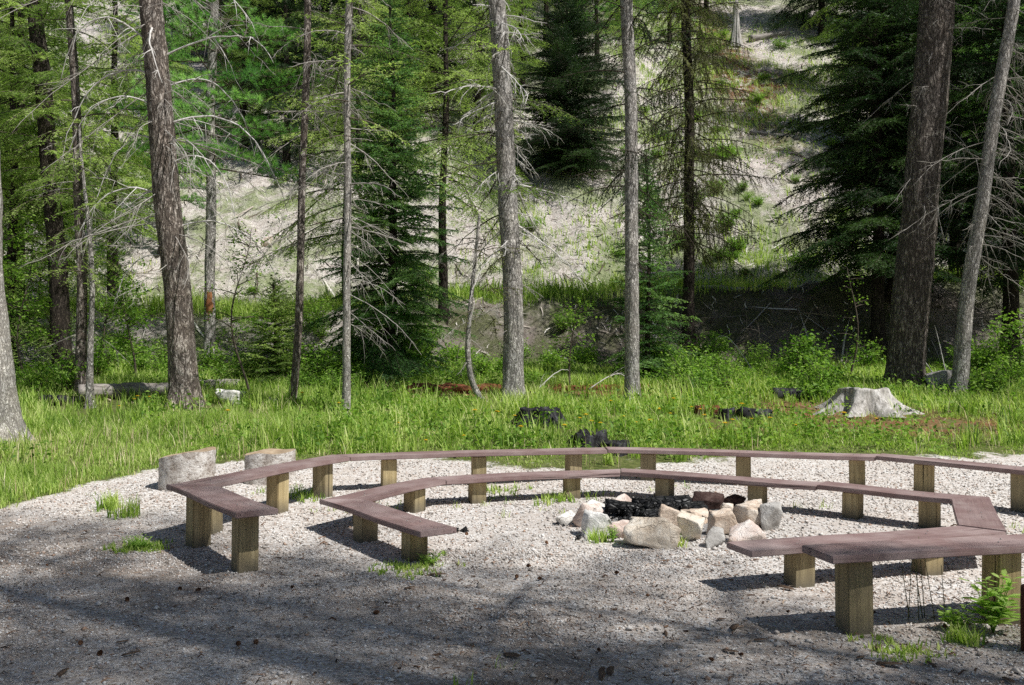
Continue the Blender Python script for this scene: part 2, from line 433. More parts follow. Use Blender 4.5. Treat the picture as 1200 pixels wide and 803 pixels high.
def needles(rng, base, d, ln, bend, sp, nl, nw, flat=.3):
    """needle triangles along straight twigs: base (n,3), d (n,3), ln (n,)"""
    cnt = np.maximum(2, (ln / sp).astype(int))
    idx = np.repeat(np.arange(len(ln)), cnt)
    u = np.concatenate([np.linspace(0.02, 1, c) for c in cnt])
    s = u * ln[idx]
    p = base[idx] + d[idx] * s[:, None]; p[:, 2] -= bend[idx] * s * s
    out = []
    for side in (-1, 1):
        n = len(p)
        perp = np.cross(d[idx], np.array([0, 0, 1.])); perp /= np.linalg.norm(perp, axis=1)[:, None] + 1e-6
        v = d[idx] * rng.uniform(.35, .9, (n, 1)) + side * perp * rng.uniform(.45, 1, (n, 1)) + rng.normal(0, flat, (n, 3))
        v /= np.linalg.norm(v, axis=1)[:, None]
        L = nl * rng.uniform(.7, 1.25, (n, 1)) * (1 - .35 * u[:, None])
        w = np.cross(v, rng.normal(0, 1, (n, 3))); w /= np.linalg.norm(w, axis=1)[:, None] + 1e-6
        out.append(np.stack([p - w * nw / 2, p + w * nw / 2, p + v * L], 1))
    return np.concatenate(out)

def twig_tubes(base, d, ln, bend, r0):
    n = len(ln); V = []
    for u, r in ((0, r0), (1, r0 * .4)):
        p = base + d * (ln * u)[:, None]; p[:, 2] -= bend * (ln * u) ** 2
        perp = np.cross(d, np.array([0, 0, 1.])); perp /= np.linalg.norm(perp, axis=1)[:, None] + 1e-6
        q = np.cross(d, perp)
        for a in (0, 2.09, 4.19):
            V.append(p + r * (math.cos(a) * perp + math.sin(a) * q))
    V = np.stack(V, 1)                       # n,6,3
    F = np.array([[0, 1, 4, 3], [1, 2, 5, 4], [2, 0, 3, 5]])
    return V.reshape(-1, 3), (np.arange(n)[:, None, None] * 6 + F[None]).reshape(-1, 4)

def fir_template(seed, L, droop=.25, sp=.032, nl=.055, nw=.012, hang=.3, fullness=1., bare=.18):
    rng = np.random.default_rng(seed)
    def axis(t): return np.stack([t * L, .06 * L * np.sin(t * 3 + seed), .10 * L * t - droop * L * t ** 2], -1)
    B, D_, N, BD = [], [], [], []
    mt = np.linspace(0, 1, 9); P = axis(mt)
    k = int(L / .075 * fullness)
    for q, t in enumerate(np.linspace(bare, .985, k)):
        t = min(1, t + rng.normal(0, .01)); side = 1 if q % 2 else -1
        b = axis(np.array(t)); tg = axis(np.array(min(t + .02, 1.02))) - axis(np.array(t - .02)); tg /= np.linalg.norm(tg)
        d = rotz(tg, side * rng.uniform(.7, 1.15)); d[2] -= rng.uniform(.1, 1) * hang; d /= np.linalg.norm(d)
        ln = L * .40 * (1 - t) ** .75 * rng.uniform(.5, 1.1) + .07
        B.append(b); D_.append(d); N.append(ln); BD.append(rng.uniform(.1, .6))
        if ln > .16:
            for u in np.arange(.22, .95, .085 / ln + .03):
                sd = 1 if rng.random() < .5 else -1
                d2 = rotz(d, sd * rng.uniform(.6, 1.1)); d2[2] -= rng.uniform(0, .7) * hang; d2 /= np.linalg.norm(d2)
                b2 = b + d * ln * u; b2[2] -= BD[-1] * 0
                B.append(b2); D_.append(d2); N.append((.42 * ln * (1 - u) + .05) * rng.uniform(.6, 1.2)); BD.append(.3)
    for a in range(8):                       # needles on the outer axis too
        d = P[a + 1] - P[a]; l = np.linalg.norm(d)
        if mt[a] > .35: B.append(P[a]); D_.append(d / l); N.append(l); BD.append(0)
    B, D_, N, BD = map(np.array, (B, D_, N, BD))
    T = needles(rng, B, D_, N, BD, sp, nl, nw)
    V, F = twig_tubes(B, D_, N, BD, .004)
    return dict(L=L, T=T, V=V, F=F, P=P)

def pine_template(seed, L, nl=.13, nw=.011, tuft=34, droop=.05):
    rng = np.random.default_rng(seed)
    def axis(t): return np.stack([t * L, .08 * L * np.sin(t * 3 + seed), .12 * L * t - droop * L * t ** 2], -1)
    B, D_, N = [], [], []; mt = np.linspace(0, 1, 9); P = axis(mt); C, CD = [], []
    for q, t in enumerate(np.linspace(.25, 1, int(L * 11))):
        b = axis(np.array(t)); d = rotz(np.array([1., 0, .15]), (1 if q % 2 else -1) * rng.uniform(.4, 1.1)); d[2] += rng.uniform(0, .35); d /= np.linalg.norm(d)
        ln = L * .38 * (1 - t) ** .7 * rng.uniform(.5, 1.1) + .10
        B.append(b); D_.append(d); N.append(ln)
        for u in np.arange(.45, 1.01, .16 / max(ln, .16)):
            C.append(b + d * ln * u + rng.normal(0, .03, 3)); CD.append(d)
    B, D_, N = map(np.array, (B, D_, N)); C = np.array(C); CD = np.array(CD)
    n = len(C) * tuft
    ci = np.repeat(np.arange(len(C)), tuft)
    v = rng.normal(0, 1, (n, 3)); v /= np.linalg.norm(v, axis=1)[:, None]; v = v + CD[ci] * .75 + np.array([0, 0, .2]); v /= np.linalg.norm(v, axis=1)[:, None]
    w = np.cross(v, rng.normal(0, 1, (n, 3))); w /= np.linalg.norm(w, axis=1)[:, None] + 1e-6
    p = C[ci]; L_ = nl * rng.uniform(.6, 1.15, (n, 1))
    T = np.stack([p - w * nw / 2, p + w * nw / 2, p + v * L_], 1)
    V, F = twig_tubes(B, D_, N, np.zeros(len(N)), .006)
    return dict(L=L, T=T, V=V, F=F, P=P)

TPL = {}
for k, L in enumerate((.5, 1.0, 1.7, 2.5)):
    TPL.setdefault('fir', []).append([fir_template(10 * k + s, L, .16 + .08 * s, .034, .068, .021, bare=.07, fullness=1.1) for s in range(3)])
    TPL.setdefault('loose', []).append([fir_template(40 + 10 * k + s, L, .26 + .1 * s, .044, .066, .019, .5, .7, .15) for s in range(3)])
    TPL.setdefault('hang', []).append([fir_template(80 + 10 * k + s, L, .30, .034, .05, .013, 2.6, .85, .12) for s in range(3)])
    TPL.setdefault('pine', []).append([pine_template(120 + 10 * k + s, L) for s in range(3)])
    TPL.setdefault('young', []).append([fir_template(160 + 10 * k + s, L, .12, .03, .06, .018, .2, 1.2, .04) for s in range(3)])
SIZES = np.array([.5, 1.0, 1.7, 2.5])

def place(mb, tp, origin, az, pitch, sc, tint, r_br=.02, roll=0.):
    ca, sa, cp, sp = math.cos(az), math.sin(az), math.cos(pitch), math.sin(pitch)
    cr, sr = math.cos(roll), math.sin(roll)
    R = np.array([[ca, -sa, 0], [sa, ca, 0], [0, 0, 1]]) @ np.array([[cp, 0, -sp], [0, 1, 0], [sp, 0, cp]]) @ np.array([[1, 0, 0], [0, cr, -sr], [0, sr, cr]]) * sc
    T = tp['T'] @ R.T + origin
    mb.tris(T, 0, np.clip(tint + np.repeat(RNG.normal(0, .10, len(T) // 12 + 1), 12)[:len(T)], 0, 1))
    mb.add(tp['V'] @ R.T + origin, tp['F'], 1)
    P = tp['P'] @ R.T + origin
    tube(mb, P, np.linspace(r_br, .005, len(P)), 5, 1, cap=False)

def make_crown(seed, z0, z1, R0, n, kind, mats, shape=.8, pitch=(-.25, .45), skip=0., top_r=.15, lean=(0, 0), prof=None, az_bias=None, name='crown'):
    rng = np.random.default_rng(seed); rnd = random.Random(seed)
    mb = MB(); az = rng.uniform(0, 6)
    for k in range(n):
        f = (k + rng.uniform(0, 1)) / n
        if rng.random() < skip: continue
        z = z0 + (z1 - z0) * f
        rad = R0 * ((1 - f) ** shape) * (1 if prof is None else prof(f)) + top_r
        rad *= rng.uniform(.62, 1.15)
        az += 2.39996 + rng.normal(0, .35)
        a = az if az_bias is None else az_bias + rng.normal(0, .9)
        si = int(np.argmin(abs(SIZES - rad))); tp = rnd.choice(TPL[kind][si])
        pt = pitch[0] + (pitch[1] - pitch[0]) * f + rng.normal(0, .12)
        o = np.array([lean[0] * z, lean[1] * z, z])
        place(mb, tp, o, a, pt, rad / tp['L'], rng.uniform(.1, .9), .004 + .0065 * rad, rng.normal(0, .25))
    return mb.mesh(name, mats)

def make_trunk(seed, H, r0, r1, mat, lean=(0, 0), wob=.05, flare=.5, bark=.07, seg=22, dz=.11, bend=None, sink=.25):
    rng = np.random.default_rng(seed)
    z = np.concatenate([np.arange(-sink, min(H, 9), dz), np.arange(min(H, 9), H + .3, .5)])
    ph = rng.uniform(0, 6, 4)
    P = np.stack([lean[0] * z + wob * np.sin(z * .55 + ph[0]) * np.clip(z, 0, 2) / 2 + .3 * wob * np.sin(z * 1.7 + ph[2]),
                  lean[1] * z + wob * np.sin(z * .5 + ph[1]) * np.clip(z, 0, 2) / 2, z], -1)
    if bend: P[:, 0] += np.array([bend(q) for q in z])
    R = r0 + (r1 - r0) * np.clip(z / H, 0, 1) ** .85
    nr = int(rng.integers(4, 7))
    def disp(i, a, P_):
        zz = z[i]
        fl = flare * np.exp(-np.clip(zz, -.1, None) / .22) * (1 + .55 * np.cos(nr * a + ph[3]) + .3 * np.cos((nr + 2) * a))
        b = bark * (vn(a * 9 / 6.283 * 3 + seed, zz * 3.1, seed) * 1.5 + .9 * vn(a * 9 + seed, zz * 9, seed + 3))
        lump = .12 * vn(a * .8 + seed, zz * .9, seed + 5)
        return 1 + fl + b + lump
    mb = MB(); tube(mb, P, R, seg, 0, disp=disp)
    return mb.mesh('trunk', [mat], True), P, R

def curve_at(P, h):
    return np.array([np.interp(h, P[:, 2], P[:, k]) for k in range(3)])

def dead_branch(parent, start, az, L, rise=.2, fall=.9, r=.016, twigs=5, seed=0, mat=None, pw=2.0, arc=False, thick=1.):
    rng = np.random.default_rng(seed)
    n = 16; t = np.linspace(0, 1, n); ph = rng.uniform(0, 6)
    kk = np.cumsum(rng.normal(0, 1, (2, n)), 1) * L * .014 * t
    if arc:
        out = L * (t - .18 * t ** 3); z = L * (rise * np.sin(t * 1.9) - fall * t ** pw * .6); r = r * .9
    else:
        q = rng.uniform(-.75, .15); out = L * t * math.cos(q * .7); z = L * (q * t * .8 - rng.uniform(.05, .45) * t ** 2); r = r * .52 * thick; twigs = twigs + 4
    side = L * .10 * np.sin(t * 4 + ph) * t + kk[0]; z = z + kk[1]
    P = np.stack([out * math.cos(az) - side * math.sin(az), out * math.sin(az) + side * math.cos(az), z], -1) + start
    mb = MB(); tube(mb, P, r * (1 - .78 * t) + .0012, 5)
    for _ in range(twigs):
        k = int(rng.integers(2, 14)); d = P[k + 1] - P[k]; d /= np.linalg.norm(d)
        d = d + rng.normal(0, .7, 3); d[2] -= .3; d /= np.linalg.norm(d)
        l = L * rng.uniform(.12, .5) * (1.1 - t[k]); s = np.linspace(0, 1, 6)[:, None]
        Q = P[k] + d * s * l + np.array([0, 0, -1]) * s ** 2 * l * rng.uniform(.1, .6) + np.cumsum(rng.normal(0, .02, (6, 3)), 0) * s * l * 2
        tube(mb, Q, np.linspace(r * .5, .0012, 6), 4)
        for w_ in range(2):
            m = int(rng.integers(1, 5)); d2 = d + rng.normal(0, .7, 3); l2 = l * rng.uniform(.2, .5); s2 = np.linspace(0, 1, 4)[:, None]
            tube(mb, Q[m] + d2 * s2 * l2 - np.array([0, 0, .4]) * s2 ** 2 * l2, np.linspace(r * .3, .001, 4), 3)
    return obj('dead_branch', mb, mat or M['deadgrey'], parent, True)

def trunk_thing(label, px, D, H, r0, r1, bark, seed, lean=(0, 0), name='conifer_tree', cat='tree', group=None, **kw):
    x, y, z = at(px, D)
    t = thing(name, label, cat, (x, y, z), group=group)
    me, P, R = make_trunk(seed, H, r0, r1, M[bark], lean, **kw)
    obj('trunk', me, None, t)
    return t, P

# ------------------------------------------------------------------ the tall trees
def deads(t, P, n, seed, h0, h1, L, sides=None, **kw):
    rng = np.random.default_rng(seed)
    for k in range(n):
        h = h0 + (h1 - h0) * (k + rng.uniform(0, 1)) / n
        az = rng.uniform(0, 2 * PI) if sides is None else (rng.choice(sides) + rng.normal(0, .55))
        l = L[0] + (L[1] - L[0]) * rng.random() ** 1.8 * 1.15
        dead_branch(t, curve_at(P, h), az, l, rng.uniform(-.15, .5), rng.uniform(.3, 1.7), .006 + .0065 * l, int(rng.integers(3, 9)), seed * 100 + k, **kw)

def crown_on(t, seed, z0, z1, R0, n, kind, fol, twig='twig', **kw):
    return obj('crown', make_crown(seed, z0, z1, R0, n, kind, [M[fol], M[twig]], **kw), None, t)

t, P = trunk_thing('pale grey trunk cut off by the left edge of the picture', -4, 12.6, 9.5, .27, .18, 'bark_pale', 1, (-.055, 0), 'conifer_tree')
crown_on(t, 101, 8, 10, 1.2, 14, 'loose', 'fir', lean=(-.055, 0))

t, P = trunk_thing('thick furrowed trunk with long pale curling dead branches, behind the two log rounds', 217, 15.5, 11, .232, .17, 'bark_red', 2, (-.082, .0), flare=.42, wob=.03)
crown_on(t, 102, 8.6, 11.5, 1.6, 20, 'loose', 'fir', lean=(-.08, 0))
deads(t, P, 34, 12, 2.6, 7.4, (1.2, 2.3), (0, PI, PI, -.5, PI + .5))
deads(t, P, 9, 13, 1.8, 5.2, (.6, 1.3), (0, PI, -PI / 2))
for k, (h, az, l, ri, fa, r) in enumerate([(5.9, PI + .1, 1.9, .55, 1.6, .02), (5.4, PI - .2, 2.0, .35, 1.7, .022), (4.9, PI + .3, 1.75, .30, 1.3, .018), (5.7, -.1, 2.5, .32, .75, .020),
                                           (4.6, .15, 2.5, .30, 1.25, .022), (3.9, -.25, 1.7, .40, 1.7, .018), (3.4, PI + .2, 1.8, .35, 1.6, .02), (2.9, .1, 2.1, .25, .95, .018), (6.3, -1.2, 1.2, -.3, 1.2, .025), (6.6, PI + .25, 1.5, .5, 1.9, .016), (5.2, .3, 1.9, .38, 1.5, .017), (4.3, PI - .1, 1.5, .42, 2.0, .016), (2.4, PI + .15, 1.2, .3, 1.6, .014), (6.9, .05, 2.3, .2, 1.0, .017), (4.2, -.5, 1.4, .4, 1.9, .014)]):
    dead_branch(t, curve_at(P, h), az, l, ri, fa, r * 1.0, 6, 900 + k, M['deadwood'], arc=True)

t, P = trunk_thing('straight grey trunk ringed by drooping bare twigs, beside the crumbling rotten log', 603, 16, 11, .18, .125, 'bark_grey', 3, (-.038, 0), flare=.55, wob=.04)
crown_on(t, 103, 8.4, 11.5, 1.6, 24, 'loose', 'fir', lean=(-.038, 0))
deads(t, P, 50, 14, 2.6, 7.6, (.5, 1.5), thick=2.1, mat=M['deadwood'])
deads(t, P, 40, 24, 2.6, 7.6, (.4, 1.2), thick=1.8, mat=M['twig_dark'])
deads(t, P, 10, 15, 1.2, 3.0, (.4, 1.0), (0, PI, -PI / 2))
crown_on(t, 113, 3.5, 6.8, 1.3, 9, 'loose', 'fir_bright', lean=(-.038, 0), shape=.2, az_bias=PI)

t, P = trunk_thing('slim straight dark grey trunk behind the joint of the far outer bench', 741, 16, 11, .122, .095, 'bark_grey', 4, (-.012, 0), flare=.45, wob=.03)
crown_on(t, 104, 7.4, 11.5, 1.9, 30, 'fir', 'fir', lean=(-.012, 0))
crown_on(t, 114, 3.3, 7.4, 1.5, 20, 'hang', 'fir_dark', 'twig_dark', lean=(-.012, 0), shape=.25)
deads(t, P, 26, 16, 2.0, 7.2, (.4, 1.3), mat=M['twig_dark'], thick=1.5)

t, P = trunk_thing('massive brown furrowed trunk standing beside the big pale stump', 1059, 17.4, 12, .335, .28, 'bark_brown', 5, (.087, 0), flare=.34, wob=.03, seg=30)
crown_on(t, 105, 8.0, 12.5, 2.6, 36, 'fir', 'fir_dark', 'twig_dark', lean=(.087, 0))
deads(t, P, 16, 17, 3.3, 7.6, (.6, 2.1), (-PI / 2, -.3, PI + .4, -1.0))

t, P = trunk_thing('slender leaning grey trunk just right of the massive brown trunk', 1122, 16.6, 10.5, .135, .09, 'bark_grey', 6, (.135, 0), flare=.35, wob=.06)
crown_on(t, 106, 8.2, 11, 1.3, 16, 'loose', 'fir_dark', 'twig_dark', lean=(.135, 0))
deads(t, P, 18, 18, 2.2, 7.4, (.5, 1.9), (-PI / 2, 0, PI))
deads(t, P, 34, 118, 2.4, 6.4, (.7, 1.7), (0, .2, -.5))

t, P = trunk_thing('thin dark pole of a tree with slightly curved foot, left of the pale thin trunk', 342, 15.3, 10.5, .066, .05, 'bark_red', 7, (.012, 0), flare=.3, wob=.03, bend=lambda z: .14 * (1 - math.exp(-max(z, 0) * 1.1)), seg=16)
crown_on(t, 107, 7.4, 11, 1.3, 22, 'loose', 'fir', lean=(.012, 0))
deads(t, P, 34, 19, 2.4, 7.5, (.4, 1.5))

t, P = trunk_thing('thin pale grey trunk standing nearest the grass left of centre', 405, 14.6, 10, .064, .046, 'bark_pale', 8, (.010, 0), flare=.25, wob=.03, seg=16)
crown_on(t, 108, 7.2, 10.5, 1.3, 22, 'loose', 'fir', lean=(.010, 0))
deads(t, P, 9, 20, 1.4, 3.4, (.7, 1.5), (0, .3, -.4))
deads(t, P, 40, 120, 2.6, 7.2, (.3, 1.4), thick=1.6)
crown_on(t, 118, 4.0, 7.0, 1.2, 12, 'loose', 'fir_bright', lean=(.01, 0), shape=.3)

t, P = trunk_thing('dark brown leaning trunk among bright green branches at far left', 77, 19.2, 11, .20, .13, 'bark_dark', 9, (-.085, 0), flare=.35)
crown_on(t, 109, 3.7, 11.5, 2.6, 58, 'fir', 'fir_bright', lean=(-.085, 0), shape=.6)

t, P = trunk_thing('shaggy thin trunk with drooping tips, between the dark leaning trunk and the thick furrowed trunk', 96, 16.3, 11, .095, .05, 'bark_red', 10, (-.03, 0), seg=16)
crown_on(t, 110, 3.4, 11, 1.4, 40, 'loose', 'fir_bright', lean=(-.03, 0), shape=.5)
deads(t, P, 16, 21, 1.0, 4.6, (.4, 1.0))
t, P = trunk_thing('crooked small trunk rising from the grass in front of the shaggy thin trunk', 107, 15.4, 4.6, .058, .02, 'bark_grey', 11, (-.03, .0), seg=12, wob=.09)
crown_on(t, 111, 2.2, 4.8, .8, 22, 'loose', 'fir_bright', lean=(-.03, 0), shape=.4)

t, P = trunk_thing('bright green pine with an orange scar on its slim trunk, behind the thick furrowed trunk', 243, 20.4, 11, .125, .08, 'bark_grey', 12, (.018, 0), name='pine_tree')
crown_on(t, 112, 4.3, 11.5, 2.4, 90, 'pine', 'pine', lean=(.018, 0), shape=.45)
deads(t, P, 8, 22, 2.2, 4.5, (.5, 1.2))
sc_ = MB(); zz = np.linspace(1.15, 1.85, 9); cs = np.array([curve_at(P, q) for q in zz])
tube(sc_, cs + np.array([.012, -.062, 0]), .078 + .004 * np.sin(zz * 23), 24, disp=lambda i, a, p: 1 + .5 * vn(a * 2.4, i * .8, 4) - .35 * np.abs(i - 4) / 4)
obj('bark_scar', sc_, plain_mat('orange_scar', (.16, .06, .025), (.42, .19, .08), (18, 18, 5)), t, True)

t, P = trunk_thing('dark trunk hung with drooping mossy twigs, standing on the bank right of centre', 808, 21.8, 12, .135, .09, 'bark_dark', 13, (-.008, 0), seg=18)
crown_on(t, 115, 2.4, 9.5, 1.75, 120, 'hang', 'mossy', 'twig_dark', shape=.15, pitch=(-.15, .1))
crown_on(t, 116, 8.0, 12.5, 1.7, 30, 'fir', 'fir_bright')

t, P = trunk_thing('bent sapling trunk that curls out from the foot of the middle trunk', 574, 15.6, 3.2, .055, .025, 'bark_grey', 14, (0, .02), seg=12, flare=.2,
                   bend=lambda z: -.42 * (1 - math.exp(-max(z, 0) * 2.6)) + .045 * max(z, 0) ** 1.4, dz=.06, name='bent_sapling')
crown_on(t, 117, 1.5, 3.3, .7, 12, 'hang', 'mossy', 'twig', shape=.4, lean=(-.02, .02))
deads(t, P, 10, 23, .6, 2.9, (.3, .9))

# firs with crowns down to the ground
def whole_fir(label, px, D, H, r0, z0, R0, n, kind, fol, seed, twig='twig_dark', bark='bark_dark', name='fir_tree', group=None, lean=(0, 0), **kw):
    t, P = trunk_thing(label, px, D, H * .985, r0, .02, bark, seed, lean, name, 'tree', group, seg=14)
    crown_on(t, seed + 300, z0, H, R0, n, kind, fol, twig, lean=lean, **kw)
    return t
whole_fir('broad spreading green fir with a shaded skirt, left of the middle trunk', 458, 19.0, 7.8, .13, .4, 1.75, 240, 'fir', 'fir', 31, pitch=(-.12, .4), shape=.75)
whole_fir('dark young fir right behind the slim trunk behind the far bench joint', 758, 18.6, 4.6, .06, .2, 1.0, 130, 'young', 'fir', 32, shape=.7, pitch=(-.2, .5))
whole_fir('small pale green fir between the pale rock and the thin dark pole', 322, 18.0, 2.0, .035, .05, .85, 120, 'young', 'fir_bright', 33, pitch=(-.1, .6))
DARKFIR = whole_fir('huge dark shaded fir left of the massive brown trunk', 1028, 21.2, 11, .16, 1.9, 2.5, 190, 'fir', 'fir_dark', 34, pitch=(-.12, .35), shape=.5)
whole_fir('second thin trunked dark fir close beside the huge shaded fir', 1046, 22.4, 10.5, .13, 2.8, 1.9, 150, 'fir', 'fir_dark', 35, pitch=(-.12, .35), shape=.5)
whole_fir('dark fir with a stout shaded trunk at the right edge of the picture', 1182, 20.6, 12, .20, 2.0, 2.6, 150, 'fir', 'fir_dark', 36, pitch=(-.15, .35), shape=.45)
whole_fir('dark fir behind the slender leaning grey trunk', 1120, 23.6, 12.5, .16, 2.4, 2.8, 170, 'fir', 'fir', 37, pitch=(-.12, .35), shape=.5)
whole_fir('bushy dark green fir alone on the hillside between the middle trunk and the slim trunk', 664, 33.0, 6.6, .12, .0, 2.5, 210, 'young', 'fir_dark', 38, pitch=(-.1, .5), shape=.6, top_r=.35)
whole_fir('loose yellow green fir with a sparse crown behind the pale thin trunk', 408, 20.2, 10.5, .10, 2.9, 2.0, 85, 'loose', 'fir_bright', 39, shape=.35)
whole_fir('feathery yellow green fir behind the broad spreading fir', 520, 22.4, 11.5, .12, 3.0, 2.5, 88, 'loose', 'fir_bright', 40, shape=.35)
whole_fir('light green fir with low branches at the left edge of the picture', 12, 20.0, 10.5, .12, .8, 2.4, 95, 'loose', 'fir_bright', 41, shape=.5)
whole_fir('tall mid green fir filling the top left corner', 22, 23.0, 12.5, .17, 2.6, 3.3, 82, 'fir', 'fir_bright', 42, shape=.5)
whole_fir('green fir behind the shaggy thin trunk', 132, 25.0, 12.5, .16, 2.8, 2.6, 62, 'fir', 'fir_bright', 43, shape=.5)

# far forest on the slope: copies of a few kinds
far_proto = {}
def far_tree(kind, px, D, sc, label, group, rz):
    x, y, z = at(px, D)
    if kind not in far_proto:
        H, r0, z0, R0, n, k, fol, sd = {'a': (13, .17, 1.6, 2.6, 90, 'fir', 'fir_bright', 61), 'b': (14, .18, 1.2, 2.9, 120, 'fir', 'fir_dark', 62), 'c': (12, .14, 1.8, 2.3, 120, 'pine', 'pine', 63), 'd': (13, .14, 2.0, 2.3, 100, 'loose', 'fir_bright', 64)}[kind]
        far_proto[kind] = whole_fir(label, px, D, H, r0, z0, R0, n, k, fol, sd, group=group, shape=.6, name='pine_tree' if kind == 'c' else 'fir_tree')
        far_proto[kind].location = (x, y, z - .1); far_proto[kind].scale = (sc,) * 3
        return far_proto[kind]
    return dup(far_proto[kind], (x, y, z - .1), rz, sc, label, None, group)
LAB = {'a': 'mid green fir standing high on the slope behind the clearing', 'b': 'dark fir standing high on the slope behind the clearing', 'c': 'bright tufted pine standing high on the slope behind the clearing', 'd': 'thin feathery fir standing high on the slope behind the clearing'}
FAR = [('c', 190, 29, .9), ('b', 318, 39, 1.0), ('b', 335, 34.5, .85), ('a', 725, 45, 1.0), ('d', 590, 35, .7), ('b', 352, 41, 1.1), ('a', 285, 36, .95), ('d', 420, 33, .8), ('a', 480, 36, 1.0), ('b', 505, 40, 1.1), ('a', 560, 37, 1.0), ('a', 612, 40, .9),
       ('c', 700, 41, .8), ('d', 735, 39, .7), ('c', 785, 43, .75), ('a', 828, 47, .8), ('d', 640, 44, 1.0), ('b', 905, 49, .9), ('b', 965, 44, 1.0), ('a', 1010, 38, 1.0), ('b', 1075, 33, 1.0), ('a', 1150, 31, 1.0), ('b', 1205, 29, 1.0),
       ('b', 1250, 36, 1.1), ('b', 380, 47, 1.2), ('b', 250, 44, 1.1), ('b', 10, 34, 1.1), ('a', 1260, 27, .9), ('b', 440, 44, 1.1), ('b', 560, 47, 1.2), ('b', 680, 49, 1.1), ('b', 1110, 42, 1.1), ('b', 1180, 40, 1.1), ('a', -20, 25, .9)]
for k, (kd, px, D, sc) in enumerate(FAR):
    far_tree(kd, px, D, sc, LAB[kd], {'a': 'mid green firs high on the slope', 'b': 'dark firs high on the slope', 'c': 'tufted pines high on the slope', 'd': 'feathery firs high on the slope'}[kd], k * 1.7)

# trees beside and behind the camera, whose shade falls over the front of the gravel
shade_tree = whole_fir('tall conifer standing beyond the right edge, shading the gravel', 600, 30, 23, .13, 5.5, 3.0, 60, 'loose', 'fir', 66, group='conifers right of the view', shape=.55)
SHADE = [(5.2, 1.0, .95), (7.9, .0, 1.0), (4.6, -1.2, .9), (10.9, -.7, 1.1), (6.6, -2.2, 1.0), (9.3, -2.6, 1.0), (6.4, .1, .85), (12.6, -3.4, 1.1), (8.4, -4.2, 1.0), (12.4, 14.2, .60), (13.2, 18.4, .66), (15.4, 17.0, .8)]
for k, (x, y, sc) in enumerate(SHADE):
    if k == 0: shade_tree.location = (x, y, gz(x, y)); continue
    dup(shade_tree, (x, y, gz(x, y) - .05), k * 2.1, sc, 'tall conifer standing beyond the right edge, shading the gravel', None, 'conifers right of the view')

# ------------------------------------------------------------------ broadleaf saplings and shrubs
def leaves(rng, C, size, n_per, spread, mb, mat=0, droop=.2):
    n = len(C) * n_per
    p = np.repeat(C, n_per, 0) + rng.normal(0, spread, (n, 3))
    d = rng.normal(0, 1, (n, 3)); d[:, 2] = d[:, 2] * .5 - droop; d /= np.linalg.norm(d, axis=1)[:, None]
    nrm = rng.normal(0, .6, (n, 3)) + np.array([0, 0, 1]); w = np.cross(d, nrm); w /= np.linalg.norm(w, axis=1)[:, None] + 1e-6
    L = size * rng.uniform(.6, 1.3, (n, 1)); up = np.cross(w, d) * L * .12
    V = np.stack([p, p + d * L * .45 + w * L * .27 + up, p + d * L, p + d * L * .45 - w * L * .27 + up], 1)
    tint = np.repeat(np.repeat(rng.uniform(.15, .85, len(C)), n_per) + rng.normal(0, .12, n), 4)
    mb.add(V.reshape(-1, 3), np.arange(n * 4).reshape(n, 4), mat, np.clip(tint, 0, 1))

def make_sapling(seed, H, R, n_limb, leaf, per, r0=.025):
    rng = np.random.default_rng(seed); wood = MB(); fol = MB(); C = []
    z = np.linspace(-.1, H, 14); Pt = np.stack([.05 * H * np.sin(z * 2 + seed), .04 * H * np.sin(z * 1.6 + 2), z], -1)
    tube(wood, Pt, np.linspace(r0, .006, 14), 7)
    for k in range(n_limb):
        h = H * rng.uniform(.28, .97); b = curve_at(Pt, h); az = k * 2.4 + rng.normal(0, .3); L = R * rng.uniform(.5, 1.1) * (1.15 - .6 * h / H)
        s = np.linspace(0, 1, 7)[:, None]
        d = np.array([math.cos(az), math.sin(az), rng.uniform(.25, .8)])
        Q = b + d * s * L + np.array([0, 0, -.25]) * s ** 2 * L
        tube(wood, Q, np.linspace(r0 * .4, .003, 7), 4)
        for q in range(int(3 + L * 9)):
            u = rng.uniform(.25, 1); C.append(b + d * u * L + np.array([0, 0, -.25]) * u * u * L + rng.normal(0, .07, 3))
    leaves(rng, np.array(C), leaf, per, .05, fol)
    return wood.mesh('trunk', [M['twig']], True), fol.mesh('crown', [M['leaf']])

def sapling(label, px, D, seed, H, R, n_limb, leaf=.06, per=5):
    w, f = make_sapling(seed, H, R, n_limb, leaf, per)
    t = thing('sapling', label, 'sapling', at(px, D)); obj('trunk', w, None, t); obj('crown', f, None, t)
    return t
sapling('bushy leafy sapling behind the pale fallen log', 152, 18.2, 1, 1.95, .75, 26, .075, 7)
sapling('thin open leaved sapling beside the pale rock at the thick trunk', 283, 16.4, 2, 3.0, .8, 24, .06, 5)
sapling('leafy sapling at the left edge beside the pale cut off trunk', 30, 17.0, 3, 2.6, .9, 28, .07, 6)
sapling('small leafy sapling between the middle trunk and the slim trunk', 672, 17.2, 4, 1.5, .55, 16, .07, 5)
sapling('low leafy sapling in front of the dark bank, left of the pale stump', 935, 17.6, 5, .95, .55, 22, .075, 7)
sapling('thin sapling standing between the dark fir trunk and the stump', 998, 19.0, 6, 2.3, .5, 10, .05, 3)
sapling('leafy sapling below the dark fir at the right edge', 1192, 18.3, 7, 1.3, .8, 22, .08, 7)
sapling('tall leafy sapling behind the dark leaning trunk', 60, 21.5, 8, 4.2, 1.3, 36, .08, 6)

sapling('leafy sapling at the far left beneath the corner fir', -5, 18.4, 9, 3.2, 1.1, 34, .08, 6)
sapling('bright leafy sapling between the dark leaning trunk and the thick furrowed trunk', 128, 20.2, 10, 2.8, .9, 30, .075, 6)

